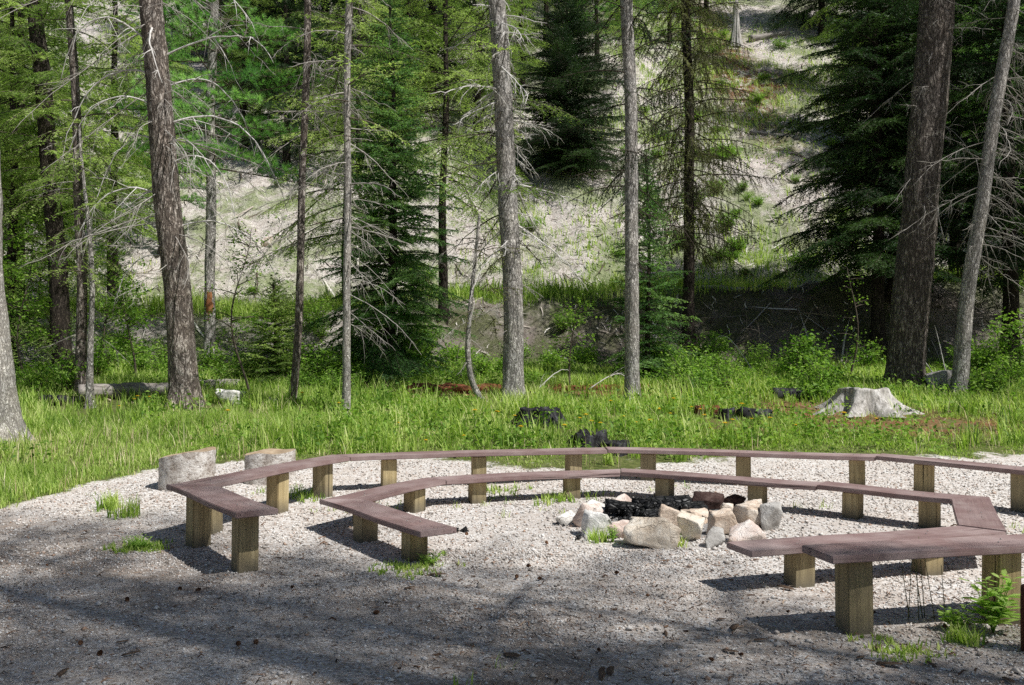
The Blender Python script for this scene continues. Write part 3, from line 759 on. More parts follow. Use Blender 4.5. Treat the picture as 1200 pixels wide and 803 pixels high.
def make_shrub(seed, H, R, nst, leaf, per):
    rng = np.random.default_rng(seed); wood = MB(); fol = MB(); C = []
    for k in range(nst):
        az = rng.uniform(0, 2 * PI); out = R * rng.uniform(.2, 1); h = H * rng.uniform(.5, 1)
        s = np.linspace(0, 1, 6)[:, None]; e = np.array([math.cos(az) * out, math.sin(az) * out, h])
        Q = s * e + np.array([0, 0, .25 * h]) * (s - s ** 2)
        tube(wood, Q, np.linspace(.007, .002, 6), 4)
        for u in rng.uniform(.3, 1, 7): C.append(e * u + np.array([0, 0, .25 * h]) * (u - u * u) + rng.normal(0, .05, 3))
    leaves(rng, np.array(C), leaf, per, .045, fol)
    return wood.mesh('stems', [M['twig']], True), fol.mesh('leaves', [M['leaf']])
shr = []
for s, (H, R, n, lf, per) in enumerate([(.55, .5, 26, .07, 5), (.75, .6, 30, .055, 6), (.4, .55, 28, .06, 6), (.9, .55, 26, .08, 4)]):
    w, f = make_shrub(50 + s, H, R, n, lf, per)
    t = thing('shrub', None, 'shrub'); obj('stems', w, None, t); obj('leaves', f, None, t); shr.append(t)
rs = random.Random(5)
spots = []
for k in range(100):
    px = rs.uniform(-20, 1215); D = rs.uniform(15.6, 20.4)
    if k > 76: px = rs.uniform(90, 820); D = rs.uniform(19.8, 22.4)
    if 985 < px < 1150 and D < 18: continue
    if 560 < px < 640 and D < 16.6: continue
    if 180 < px < 250 and D < 16.5: continue
    if 80 < px < 210 and D < 17.2: continue
    if 470 < px < 800 and D < 17.4: D = rs.uniform(17.8, 20.4)
    spots.append((px, D, rs.uniform(.6, 1.15)))
SL = 'leafy green shrub in the undergrowth along the foot of the bank'
for k, (px, D, s) in enumerate(spots):
    if k < 4: o = shr[k]; o.location = at(px, D); o.scale = (s,) * 3; o['label'] = SL; o['group'] = 'shrubs along the foot of the bank'
    else: dup(shr[k % 4], at(px, D), rs.uniform(0, 6), s, SL, None, 'shrubs along the foot of the bank')
rs = random.Random(9)
HL = 'low green bush growing on the litter of the sunny hillside'
for k in range(70):
    D = rs.uniform(26.8, 44); px = rs.gauss(860, 90) if k % 3 else rs.uniform(220, 960)
    if 590 < px < 840 and D < 29 and k % 2: continue
    dup(shr[k % 4], at(px, D), rs.uniform(0, 6), (s := rs.uniform(.5, 1.15), s, s * .7), HL, None, 'bushes on the hillside')

# dead brush tangled along the bank
br = thing('dead_brush', 'tangle of bare dead twigs on the bank behind the grass', 'brush'); bb = MB(); r5 = np.random.default_rng(12)
for k in range(46):
    p0 = np.array([r5.normal(0, .5), r5.normal(0, .25), 0]); d = np.array([r5.normal(0, .7), r5.normal(0, .5), r5.uniform(.15, 1)]); d /= np.linalg.norm(d); L = r5.uniform(.3, 1.1); q = np.linspace(0, 1, 7)[:, None]
    tube(bb, p0 + d * q * L + np.array([r5.normal(0, .15), r5.normal(0, .15), -r5.uniform(.1, .5)]) * q ** 2 * L, np.linspace(r5.uniform(.004, .009), .002, 7), 4)
obj('twigs', bb, plain_mat('grey_brush_twigs', (.10, .08, .065), (.40, .35, .30), (9, 9, 9)), br)
rs = random.Random(21)
for k in range(16):
    px = rs.uniform(110, 1000); D = rs.uniform(19.8, 22.0); sc = rs.uniform(.7, 1.3)
    if k == 0: br.location = at(px, D); br['group'] = 'dead brush along the bank'
    else: dup(br, at(px, D), rs.uniform(0, 6), sc, None, None, 'dead brush along the bank')

# ------------------------------------------------------------------ grass (nobody could count it)
def blades(n_t, xs, ys, h, per, mb, rng, width=.006, spread=.05, mat=0):
    n = n_t * per
    cx = np.repeat(xs, per) + rng.normal(0, spread, n); cy = np.repeat(ys, per) + rng.normal(0, spread, n)
    cz = terrain(cx, cy) - .01
    H = np.repeat(h, per) * rng.uniform(.45, 1.15, n)
    az = rng.uniform(0, 2 * PI, n); ln = rng.uniform(.1, .75, n) * H
    dx, dy = np.cos(az), np.sin(az); wx, wy = -dy, dx
    W = width * rng.uniform(.6, 1.5, n)
    def pt(u, sw, s):
        return np.stack([cx + dx * ln * u ** 1.9 + wx * W * s * sw, cy + dy * ln * u ** 1.9 + wy * W * s * sw, cz + H * (u - .18 * u ** 3 * (ln / H))], -1)
    V = np.stack([pt(0, 1, -1), pt(0, 1, 1), pt(.5, .8, -1), pt(.5, .8, 1), pt(1, 0, 0)], 1)
    b = np.arange(n)[:, None] * 5
    tint = np.clip(np.repeat(rng.uniform(.2, .8, n_t), per) + rng.normal(0, .15, n), 0, 1)
    tv = np.repeat(tint, 5)
    v0 = mb.n
    mb.add(V.reshape(-1, 3), b + np.array([[0, 1, 3, 2]]), mat, tv)
    mb.f.append((v0 + b + np.array([[2, 3, 4]]), mat))

def scatter(n, y0, y1, dens, rng, xmax=.62):
    """points spread evenly in the ground plane inside the view wedge, thinned by dens(x, y)"""
    y = np.sqrt(rng.uniform(y0 ** 2, y1 ** 2, n)); x = rng.uniform(-1, 1, n) * xmax * y
    k = rng.random(n) < dens(x, y)
    return x[k], y[k]
rng = np.random.default_rng(77)
gm = MB()
def d_grass(x, y):
    g = sst(.05, -.35, gravel_sd(x, y))
    bare = np.clip(redness(x, y), 0, 1)
    st = blob(x, y, 5.65, 15.0, .75, .6)
    return g * (1 - .95 * bare) * (1 - .93 * np.clip(blob(x, y, -6.7, 15.2, 1.3, 1.1) + blob(x, y, .45, 13.3, .55, .6) + blob(x, y, 1.1, 11.9, .6, .6) + blob(x, y, -4.8, 15.3, .4, .5) + blob(x, y, 3.3, 13.8, .7, .5), 0, 1)) * (1 - np.clip(st * 1.3, 0, 1)) * (.55 + 1.1 * (vn(x * .9, y * .9, 40) + .35))
x, y = scatter(26000, 8.3, 14.5, d_grass, rng)
hh = .07 + .11 * np.clip(vn(x * .6, y * .6, 41) + .5, 0, 1) + .07 * sst(12, 15, y)
hh = .74 * hh * (.45 + 1.3 * np.clip(vn(x * 1.6, y * 1.6, 61) + .45, 0, 1)) * (.75 + .6 * sst(-1.0, -4.5, x)) * (.45 + .55 * sst(-.1, -1.0, gravel_sd(x, y)))
blades(len(x), x, y, hh, 10, gm, rng, .0045, .055)
x, y = scatter(12000, 14.5, 20.8, d_grass, rng)
blades(len(x), x, y, .12 + .26 * np.clip(vn(x * .7, y * .7, 42) + .5, 0, 1), 8, gm, rng, .009, .07)
# tall clumps
x, y = scatter(900, 11.0, 16, lambda x, y: d_grass(x, y) * (vn(x * .7, y * .7, 62) > 0), rng)
blades(len(x), x, y, .24 + .28 * rng.random(len(x)), 22, gm, rng, .008, .06)
x, y = scatter(2600, 9.5, 17, lambda x, y: d_grass(x, y) * (.2 + np.clip(vn(x * .5, y * .5, 63) * 2, 0, .8)), rng)
blades(len(x), x, y, .22 + .22 * rng.random(len(x)), 4, gm, rng, .0035, .08, 1)
x, y = scatter(2600, 9.5, 20, lambda x, y: d_grass(x, y) * .7, rng)
blades(len(x), x, y, .06 + .05 * rng.random(len(x)), 7, gm, rng, .005, .09, 1)
# grass along the edge of the ledge and in patches on the hill
n = 5200; x = rng.uniform(-13, 15, n); y = 23.6 + rng.uniform(-.5, 2.6, n)
k = vn(x * .5, y * .8, 43) > -.16; x, y = x[k], y[k]
blades(len(x), x, y, .30 + .35 * rng.random(len(x)), 7, gm, rng, .010, .10)
x, y = scatter(22000, 26, 47, lambda x, y: np.clip(np.clip((vn(x * .33, y * .33, 44) + vn(x * .9, y * .9, 45) * .6 + .02) * 3, 0, 1) * (.5 + .5 * sst(0, 5, x)) + 1.2 * blob(x, y, 7.7, 27.6, 2.2, 1.6) + .5 * blob(x, y, 3.0, 28.5, 3, 3) + .6 * blob(x, y, 11, 38, 4, 4), 0, 1), rng)
blades(len(x), x, y, .16 + .22 * rng.random(len(x)), 6, gm, rng, .013, .12)
# weeds coming up through the gravel
x, y = scatter(5200, 3.2, 11.5, lambda x, y: sst(0, .4, gravel_sd(x, y)) * np.clip((vn(x * 1.1, y * 1.1, 46) - .27) * 2.0, 0, .3) * (.25 + .75 * sst(6.5, 9.5, y)), rng)
blades(len(x), x, y, .05 + .07 * rng.random(len(x)), 7, gm, rng, .004, .03)
for cx, cy, nn, h, sp in [(-2.98, 7.55, 70, .07, .10), (-.75, 6.85, 60, .06, .12), (2.05, 4.98, 40, .06, .10), (2.45, 5.15, 16, .12, .05), (.7, 7.75, 10, .14, .05), (1.35, 7.62, 8, .10, .04), (-3.6, 8.8, 14, .22, .06), (-3.9, 9.1, 16, .2, .06), (-2.1, 9.7, 30, .12, .15), (.45, 9.5, 24, .12, .12), (-.1, 10.0, 20, .1, .2)]:
    blades(nn, cx + rng.normal(0, sp, nn), cy + rng.normal(0, sp, nn), np.full(nn, h), 8, gm, rng, .005, .02)
t = NT('dry_straw'); M['straw'] = t.done(t.bsdf(t.ramp(t.attr('tint'), [(0, (.26, .20, .10)), (.5, (.52, .44, .25)), (1, (.74, .67, .45))]), .8, None, .2))
tag(obj('grass', gm, [M['grass'], M['straw']]), 'bright green grass around the gravel clearing', 'grass', kind='stuff')

# ground cover leaves between the grass
fm = MB()
x, y = scatter(6500, 10.8, 20.6, lambda x, y: d_grass(x, y) * np.clip(vn(x * .8, y * .8, 47) * 3 + .45, 0, 1), rng)
C = np.stack([x, y, terrain(x, y) + rng.uniform(.05, .28, len(x))], -1)
leaves(rng, C, .07, 9, .07, fm)
x, y = scatter(5200, 26, 46, lambda x, y: np.clip((vn(x * .4, y * .4, 48) + .0) * 3 + blob(x, y, 7.9, 27.6, 1.6, 1.2) + .7 * blob(x, y, 10.5, 36, 3, 4), 0, 1), rng)
C = np.stack([x, y, terrain(x, y) + rng.uniform(.03, .2, len(x))], -1)
leaves(rng, C, .10, 7, .13, fm)
tag(obj('ground_cover', fm, M['leaf']), 'leafy ground cover between the grass and over the hillside', 'ground cover', kind='stuff')

# ------------------------------------------------------------------ loose stones, twigs and litter (stuff)
def pebbles(n, y0, y1, rmin, rmax, dens, rng, mb):
    x, y = scatter(n, y0, y1, dens, rng)
    n = len(x); r = rng.uniform(rmin, rmax, n) ** 1.0
    base = np.array([[1, 0, 0], [-1, 0, 0], [0, 1, 0], [0, -1, 0], [0, 0, 1], [0, 0, -1.]])
    F = np.array([[0, 2, 4], [2, 1, 4], [1, 3, 4], [3, 0, 4], [2, 0, 5], [1, 2, 5], [3, 1, 5], [0, 3, 5]])
    V = base[None] * rng.uniform(.55, 1.3, (n, 6, 1)) + rng.normal(0, .18, (n, 6, 3)); V[:, :, 2] *= .65
    a = rng.uniform(0, 6.28, n); V = rotz(V, a[:, None])
    V = V * r[:, None, None] + np.stack([x, y, terrain(x, y) + r * .3], -1)[:, None]
    mb.add(V.reshape(-1, 3), (np.arange(n)[:, None, None] * 6 + F[None]).reshape(-1, 3), 0, np.repeat(rng.random(n), 6))
pm = MB()
pebbles(60000, 3.2, 7.5, .004, .0125, lambda x, y: .75 * (.15 + 1.2 * np.clip(vn(x * 1.1, y * 1.1, 50) + .4, 0, 1)), rng, pm)
pebbles(26000, 7.0, 11.6, .006, .016, lambda x, y: sst(-.1, .4, gravel_sd(x, y)), rng, pm)
pebbles(700, 3.4, 11, .014, .026, lambda x, y: sst(-.1, .4, gravel_sd(x, y)), rng, pm)
t = NT('gravel_stone'); tn = t.attr('tint')
M['pebble'] = t.done(t.bsdf(t.mix(t.ramp(t.noise(t.pos(), 40, 3), [(.5, 0), (.7, .35)]), t.ramp(tn, [(0, (.24, .21, .18)), (.25, (.52, .47, .42)), (.6, (.74, .70, .65)), (.8, (.90, .88, .85)), (.88, (.45, .29, .20)), (1, (.74, .71, .66))]), (.25, .2, .16)), .85, None, .25))
tag(obj('gravel', pm, M['pebble']), 'loose grey and tan gravel stones over the clearing', 'gravel', kind='stuff')

def slivers(n, x, y, Lr, Wr, rng, mb, lift=.02, tilt=.25):
    az = rng.uniform(0, 6.28, n); L = rng.uniform(*Lr, n); W = rng.uniform(*Wr, n)
    d = np.stack([np.cos(az), np.sin(az), rng.normal(0, tilt, n)], -1); w = np.stack([-np.sin(az), np.cos(az), rng.normal(0, .5, n)], -1)
    x2, y2 = x + d[:, 0] * L, y + d[:, 1] * L
    p = np.stack([x, y, terrain(x, y) + rng.uniform(0, lift, n) + .003], -1); q = np.stack([x2, y2, terrain(x2, y2) + rng.uniform(0, lift, n) + .003 + np.abs(d[:, 2]) * L * .5], -1)
    m = (p + q) / 2 + np.array([0, 0, .006]) + w * W[:, None] * .8
    V = np.stack([p - w * W[:, None] / 2, p + w * W[:, None] / 2, m + w * W[:, None] / 2, q, m - w * W[:, None] / 2], 1)
    b = np.arange(n)[:, None] * 5
    mb.add(V.reshape(-1, 3), b + np.array([[0, 1, 2, 4]]), 0, np.repeat(rng.random(n), 5)); mb.f.append((mb.n - 5 * n + b + np.array([[4, 2, 3]]), 0))
lm = MB()
x, y = scatter(26000, 20.3, 47, lambda x, y: .35 + .9 * np.clip(vn(x * .5, y * .5, 52) + .4, 0, 1), rng)
slivers(len(x), x, y, (.06, .35), (.006, .03), rng, lm, .05, .14)
x, y = scatter(2600, 20.3, 47, lambda x, y: .3 + np.clip(vn(x * .4, y * .4, 55) + .4, 0, 1), rng)
slivers(len(x), x, y, (.35, 1.5), (.015, .05), rng, lm, .07, .10)
t = NT('bleached_litter')
M['litter'] = t.done(t.bsdf(t.ramp(t.attr('tint'), [(0, (.07, .05, .04)), (.25, (.14, .11, .085)), (.4, (.48, .42, .36)), (.8, (.70, .65, .59)), (1, (.80, .77, .72))]), .9, None, .1))
tag(obj('hillside_litter', lm, M['litter']), 'pale dead twigs and bark strewn over the hillside', 'twig litter', kind='stuff')
lm = MB()
x, y = scatter(16000, 3.2, 12, lambda x, y: np.clip(.12 + 1.2 * vn(x * .8, y * .8, 53) + .45 * sst(8, 5, y), 0, 1) * sst(-.2, .3, gravel_sd(x, y)), rng)
slivers(len(x), x, y, (.015, .075), (.002, .010), rng, lm, .008, .06)
x, y = scatter(2200, 13, 18, lambda x, y: np.clip(redness(x, y), 0, 1), rng)
slivers(len(x), x, y, (.05, .25), (.008, .04), rng, lm, .05, .15)
t = NT('brown_litter')
M['litter2'] = t.done(t.bsdf(t.ramp(t.attr('tint'), [(0, (.05, .032, .022)), (.5, (.17, .105, .07)), (.8, (.27, .16, .10)), (1, (.46, .37, .28))]), .9, None, .1))
tag(obj('needle_litter', lm, M['litter2']), 'brown bark bits and twigs scattered on the gravel', 'litter', kind='stuff')

# ------------------------------------------------------------------ benches
def mitre_strip(pts, w):
    """left and right edge points of a strip of width w along the polyline"""
    pts = [np.array(p[:2], float) for p in pts]; Lf, Rt = [], []
    for i in range(len(pts)):
        d0 = pts[i] - pts[i - 1] if i > 0 else None; d1 = pts[i + 1] - pts[i] if i < len(pts) - 1 else None
        ds = [d / np.linalg.norm(d) for d in (d0, d1) if d is not None]
        ns = [np.array([-d[1], d[0]]) for d in ds]
        m = sum(ns); m /= np.linalg.norm(m); k = w / 2 / max(.3, float(m @ ns[0]))
        Lf.append(pts[i] + m * k); Rt.append(pts[i] - m * k)
    return Lf, Rt

def make_bench(label, a, b, q, zs, legs, group, th=.042, pw=.153, seed=0):
    """one board on posts; q = the four plan corners (a left, a right, b right, b left); zs = top height at a and b"""
    rng = random.Random(seed)
    a = np.array(a[:2]); b = np.array(b[:2]); d = (b - a); L = np.linalg.norm(d); d /= L; rz = math.atan2(d[1], d[0])
    mid = (a + b) / 2; g = gz(*mid)
    t = thing('bench', label, 'bench', (mid[0], mid[1], g), rz, group)
    def loc(p):
        v = np.array(p) - mid; return (v[0] * d[0] + v[1] * d[1], -v[0] * d[1] + v[1] * d[0])
    c = [list(loc(p)) for p in q]
    for k, s in ((0, 1), (1, 1), (2, -1), (3, -1)): c[k][0] += s * .003
    zt = [zs[0], zs[0], zs[1], zs[1]]
    import bmesh
    bm = bmesh.new()
    top = [bm.verts.new((c[k][0], c[k][1], zt[k] - g)) for k in range(4)]; bot = [bm.verts.new((c[k][0], c[k][1], zt[k] - g - th)) for k in range(4)]
    bm.faces.new(top[::-1]) ; bm.faces.new(bot)
    for k in range(4): bm.faces.new((top[k], top[(k + 1) % 4], bot[(k + 1) % 4], bot[k]))
    bmesh.ops.recalc_face_normals(bm, faces=bm.faces[:])
    bmesh.ops.subdivide_edges(bm, edges=[e for e in bm.edges if e.calc_length() > 1], cuts=10)
    for v in bm.verts:
        u = v.co.x / L
        v.co.z += .006 * math.sin(u * 5 + seed) + .003 * mnoise.noise(Vector((v.co.x * 2, v.co.y * 5, seed)))
        v.co.y += .004 * mnoise.noise(Vector((v.co.x * 1.5, seed, 3)))
    bmesh.ops.bevel(bm, geom=[e for e in bm.edges if len(e.link_faces) == 2 and e.calc_face_angle(0) > .6], offset=.005, segments=2, affect='EDGES')
    me = bpy.data.meshes.new('seat'); bm.to_mesh(me); bm.free(); me.materials.append(M['plank'])
    seat = obj('seat', me, None, t)
    for lt in legs:
        p = a + d * lt; gl = gz(*p) - g
        zt_ = zs[0] + (zs[1] - zs[0]) * lt / L - g - th - .0055
        bm = bmesh.new(); bmesh.ops.create_cube(bm, size=1)
        h = zt_ - gl + .12; yaw = rng.uniform(-.10, .10)
        for v in bm.verts:
            x_, y_ = v.co.x * pw, v.co.y * pw
            v.co = Vector((x_ * math.cos(yaw) - y_ * math.sin(yaw), x_ * math.sin(yaw) + y_ * math.cos(yaw), (v.co.z + .5) * h - .12))
        bmesh.ops.bevel(bm, geom=bm.edges[:], offset=.006, segments=2, affect='EDGES')
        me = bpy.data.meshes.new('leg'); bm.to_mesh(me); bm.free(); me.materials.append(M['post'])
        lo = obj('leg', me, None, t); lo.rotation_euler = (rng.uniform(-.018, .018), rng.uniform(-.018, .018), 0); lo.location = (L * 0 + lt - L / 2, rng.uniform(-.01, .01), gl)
        for sx in (-.04, .04):
            sm = MB(); ztop = zs[0] + (zs[1] - zs[0]) * lt / L - g
            tube(sm, [(lt - L / 2 + sx, sx * .9, ztop + .001), (lt - L / 2 + sx, sx * .9, ztop + .0075)], .0042, 8)
            obj('screw', sm, M['nail'], seat)
    return t

def ring(pts, segs, group, w=.31):
    Lf, Rt = mitre_strip(pts, w)
    for k, (lab, legs) in segs.items():
        make_bench(lab, pts[k], pts[k + 1], [Lf[k], Rt[k], Rt[k + 1], Lf[k + 1]], (pts[k][2], pts[k + 1][2]), legs, group, seed=len(group) + k)
outer = [(-1.79, 6.62, .47), (-2.725, 7.90, .47), (-1.82, 10.03, .47), (1.08, 10.78, .47), (3.93, 10.08, .47), (5.83, 7.82, .47), (4.55, 5.97, .47), (1.70, 5.26, .47)]
ring(outer, {0: ('short outer bench at the left front, its near end in shade', [.27, 1.28]),
             1: ('outer bench running back along the left side from the front corner', [.28, 1.2, 1.98]),
             2: ('far outer bench left of the far joint, in front of the grass', [.5, 1.5, 2.6]),
             3: ('far outer bench right of the far joint, behind the fire ring', [.48, 1.53, 2.72]),
             4: ('outer bench at the right that runs out of the picture', [.5, 1.45, 2.5]),
             6: ('tall outer bench nearest the camera at the right front', [.5, 1.72, 2.69])}, 'benches of the outer ring')
inner = [(-.53, 6.86, .29), (-1.50, 8.23, .29), (-.74, 9.34, .32), (1.135, 9.83, .34), (2.93, 8.92, .33), (3.96, 8.12, .32), (3.46, 6.92, .285), (1.51, 6.28, .28)]
ring(inner, {0: ('low short inner bench at the left front with weeds at its near post', [.38, 1.18]),
             1: ('low inner bench running back along the left side', [.3, .98]),
             2: ('low inner bench at the back left of the fire ring', [.4, 1.4]),
             3: ('low inner bench directly behind the fire ring', [.48, 1.42]),
             4: ('low inner bench at the back right, behind the dark gap of gravel', [.3, .97]),
             5: ('short low inner bench pointing at the camera on the right', [.65]),
             6: ('low inner bench at the right front with its end near the fire ring', [.5, 1.58])}, 'benches of the inner ring')

# ------------------------------------------------------------------ rocks of the fire ring
def make_rock(seed, sx, sy, sz, mat, rough=.03, npt=12, name='rock'):
    import bmesh
    rr = random.Random(seed); bm = bmesh.new()
    for _ in range(npt):
        v = Vector((rr.gauss(0, 1), rr.gauss(0, 1), rr.gauss(0, 1))).normalized()
        v = Vector((math.copysign(abs(v.x) ** .6, v.x), math.copysign(abs(v.y) ** .6, v.y), math.copysign(abs(v.z) ** .6, v.z)))
        bm.verts.new(v * rr.uniform(.72, 1.12))
    r = bmesh.ops.convex_hull(bm, input=bm.verts[:])
    bmesh.ops.delete(bm, geom=[e for e in set(r['geom_interior'] + r['geom_unused']) if isinstance(e, bmesh.types.BMVert)], context='VERTS')
    xs = [v.co for v in bm.verts]
    mn = [min(c[k] for c in xs) for k in range(3)]; mx = [max(c[k] for c in xs) for k in range(3)]
    S = (sx, sy, sz)
    for v in bm.verts:
        v.co = Vector([((v.co[k] - mn[k]) / (mx[k] - mn[k]) - (.5 if k < 2 else 0)) * S[k] for k in range(3)])
    bmesh.ops.dissolve_limit(bm, angle_limit=.35, verts=bm.verts[:], edges=bm.edges[:])
    bmesh.ops.bevel(bm, geom=bm.edges[:], offset=min(S) * .028, segments=1, affect='EDGES')
    bmesh.ops.triangulate(bm, faces=bm.faces[:])
    for _ in range(3):
        es = [e for e in bm.edges if e.calc_length() > max(.035, min(S) * .14)]
        if es: bmesh.ops.subdivide_edges(bm, edges=es, cuts=1); bmesh.ops.triangulate(bm, faces=[f for f in bm.faces if len(f.verts) > 3])
    bmesh.ops.recalc_face_normals(bm, faces=bm.faces[:]); bm.normal_update()
    off = Vector((seed * 3.1, seed * 1.7, 0)); m = min(S)
    nr = {v: v.normal.copy() for v in bm.verts}
    for v in bm.verts:
        q = v.co / m
        v.co += nr[v] * m * rough * (2.0 * mnoise.noise(q * 2.1 + off) + 1.0 * mnoise.noise(q * 5.5 + off) + .5 * mnoise.noise(q * 13 + off))
    me = bpy.data.meshes.new(name); bm.to_mesh(me); bm.free(); me.materials.append(M[mat])
    me.polygons.foreach_set('use_smooth', np.ones(len(me.polygons), bool))
    return me

def rock(label, x0, x1, y0, y1, mat, seed, D, depth=.8, rz=0., group='stones of the fire ring', lift=0., cat='rock'):
    """x0..x1, y0..y1: extent seen in the photo; D its distance"""
    w = (x1 - x0) / FPX * D; X = ((x0 + x1) / 2 - 600) / FPX * D
    g = gz(X, D); ztop = EYE - (y0 - 410) * D / FPX; zb = EYE - (y1 - 410) * (D - w * .3) / FPX
    zb = min(g + lift, zb) if lift == 0 else g + lift
    h = max(.08, ztop - zb + .015)
    o = obj('rock', make_rock(seed, w * 1.02, w * depth, h + .04, mat), None)
    o.location = (X, D, zb - .035); o.rotation_euler = (0, 0, rz)
    return tag(o, label, cat, group)
rock('small whitish stone at the left end of the fire ring', 650, 676, 600, 619, 'rock_white', 1, 8.45)
rock('pinkish upright stone between two white ones at the left of the fire ring', 670, 706, 590, 621, 'rock_pink', 2, 8.35, .7)
rock('white rounded stone at the back left of the fire ring', 684, 717, 588, 606, 'rock_white', 3, 8.85)
rock('large white grey stone leaning at the left front of the fire ring', 681, 728, 601, 631, 'rock_white', 4, 7.98, .7)
rock('tan and pink stone standing by the charred wood at the back of the fire ring', 716, 746, 581, 605, 'rock_pink', 5, 9.25, .6)
rock('biggest cream stone with a broken brown face at the front of the fire ring', 729, 796, 607, 643, 'rock_cream', 16, 7.62, .62)
rock('small pointed tan stone in front of the charred wood', 770, 797, 592, 618, 'rock_tan', 7, 8.2, .7)
rock('low pinkish stone wedged between the white grey stone and the biggest cream one', 707, 740, 612, 632, 'rock_pink', 8, 7.93, .8)
rock('cream tan stone right of the biggest cream one', 791, 827, 602, 635, 'rock_cream', 9, 7.8, .75)
rock('small grey stone at the right front of the fire ring', 824, 850, 620, 640, 'rock_grey', 10, 7.6, .8)
rock('tilted pinkish tan slab right of the charred wood', 826, 866, 599, 628, 'rock_tan', 11, 8.05, .6)
rock('narrow tan stone behind the tilted slab', 844, 863, 590, 612, 'rock_tan', 12, 8.55, .8)
rock('tall squared tan stone with a shaded brown front at the right of the fire ring', 860, 896, 586, 621, 'rock_tan', 13, 8.3, .8)
rock('grey angular stone at the far right end of the fire ring', 889, 917, 591, 624, 'rock_grey', 14, 8.25, .9)
rock('pinkish stone behind the end of the low right bench', 851, 897, 612, 640, 'rock_pink', 15, 7.75, .7)
rock('dark reddish sooty stone at the back right of the fire ring', 809, 851, 577, 598, 'rock_dark', 19, 9.2, .6)
rock('flat tan stone lying between the charred wood and the tilted slab', 798, 838, 598, 612, 'rock_tan', 17, 8.55, .8)
rock('low dark stone behind the tall squared stone', 842, 872, 581, 592, 'rock_dark', 18, 9.3, .7)

# burnt wood in the ring
def log_mesh(L, r, seed, seg=14, bumps=.14, taper=.85, bow=.02, name='log', mat=None, ends=True, mats=None):
    n = max(8, int(L / .06)); s = np.linspace(-.5, .5, n)
    P = np.stack([s * L, bow * L * np.cos(s * PI), np.zeros(n)], -1)
    R = r * np.interp(s, [-.5, .5], [1, taper])
    mb = MB(); tube(mb, P, R, seg, 0, disp=lambda i, a, p: 1 + bumps * (1.4 * vn(a * 2.2 + seed, i * .22, seed) + 1.0 * vn(a * 4 + seed, i * .7, seed + 1)))
    return mb
CB = [(.55, .045, -.10, .15, .10, .25), (.6, .05, .12, .05, .13, -.3), (.5, .042, .02, -.12, .10, .6), (.42, .05, -.22, .02, .18, -.15), (.45, .04, .26, .10, .17, 1.0), (.5, .055, .05, .12, .23, .05), (.38, .04, -.05, -.02, .27, -.5), (.35, .035, .34, -.05, .09, .2)]
rx0, ry0 = 1.36, 8.72
CLAB = ['charred log at the left back of the ash pit', 'charred log at the right back of the ash pit', 'charred log at the front of the ash pit nearest the pointed tan stone', 'charred log on the left of the heap', 'charred log on the right of the heap pointing away',
        'thick charred log topping the heap', 'small charred log lying across the top of the heap', 'short charred log at the right foot of the heap']
for k, (L, r, dx, dy, z, rz) in enumerate(CB):
    o = obj('charred_log', log_mesh(L, r * 1.2, 70 + k, 12, .3), M['char'])
    o.location = (rx0 + dx * 1.3, ry0 + dy, gz(rx0, ry0) + z * .42 + .02); o.rotation_euler = (0, rs.uniform(-.12, .12), rz)
    tag(o, CLAB[k], 'charred log', 'charred logs in the fire ring')
cm = MB(); r2 = np.random.default_rng(3)
n = 460; a = r2.uniform(0, 6.28, n); q = np.abs(r2.normal(0, .27, n)); xx = rx0 + np.cos(a) * q * 1.5; yy = ry0 + np.sin(a) * q * 1.1
base = np.array([[1, 0, 0], [-1, 0, 0], [0, 1, 0], [0, -1, 0], [0, 0, 1], [0, 0, -1.]]); F = np.array([[0, 2, 4], [2, 1, 4], [1, 3, 4], [3, 0, 4], [2, 0, 5], [1, 2, 5], [3, 1, 5], [0, 3, 5]])
rr_ = r2.uniform(.012, .05, n)
V = (base[None] * r2.uniform(.6, 1.3, (n, 6, 1)) + r2.normal(0, .2, (n, 6, 3))) * rr_[:, None, None] + np.stack([xx, yy, terrain(xx, yy) + np.clip(.15 - .32 * q, .01, 1) * r2.uniform(.2, 1, n)], -1)[:, None]
cm.add(V.reshape(-1, 3), (np.arange(n)[:, None, None] * 6 + F).reshape(-1, 3))
for cx_, cy_ in ((.72, 7.85), (.85, 7.95), (-.55, 8.2)):
    n = 26; V = base[None] * r2.uniform(.006, .03, (n, 1, 1)) * r2.uniform(.5, 1.2, (n, 6, 1)) + np.stack([cx_ + r2.normal(0, .12, n), cy_ + r2.normal(0, .05, n), np.full(n, gz(cx_, cy_) + .012)], -1)[:, None]
    cm.add(V.reshape(-1, 3), (np.arange(n)[:, None, None] * 6 + F).reshape(-1, 3))
tag(obj('charcoal', cm, M['char']), 'black charcoal chunks heaped inside the fire ring', 'charcoal', kind='stuff')

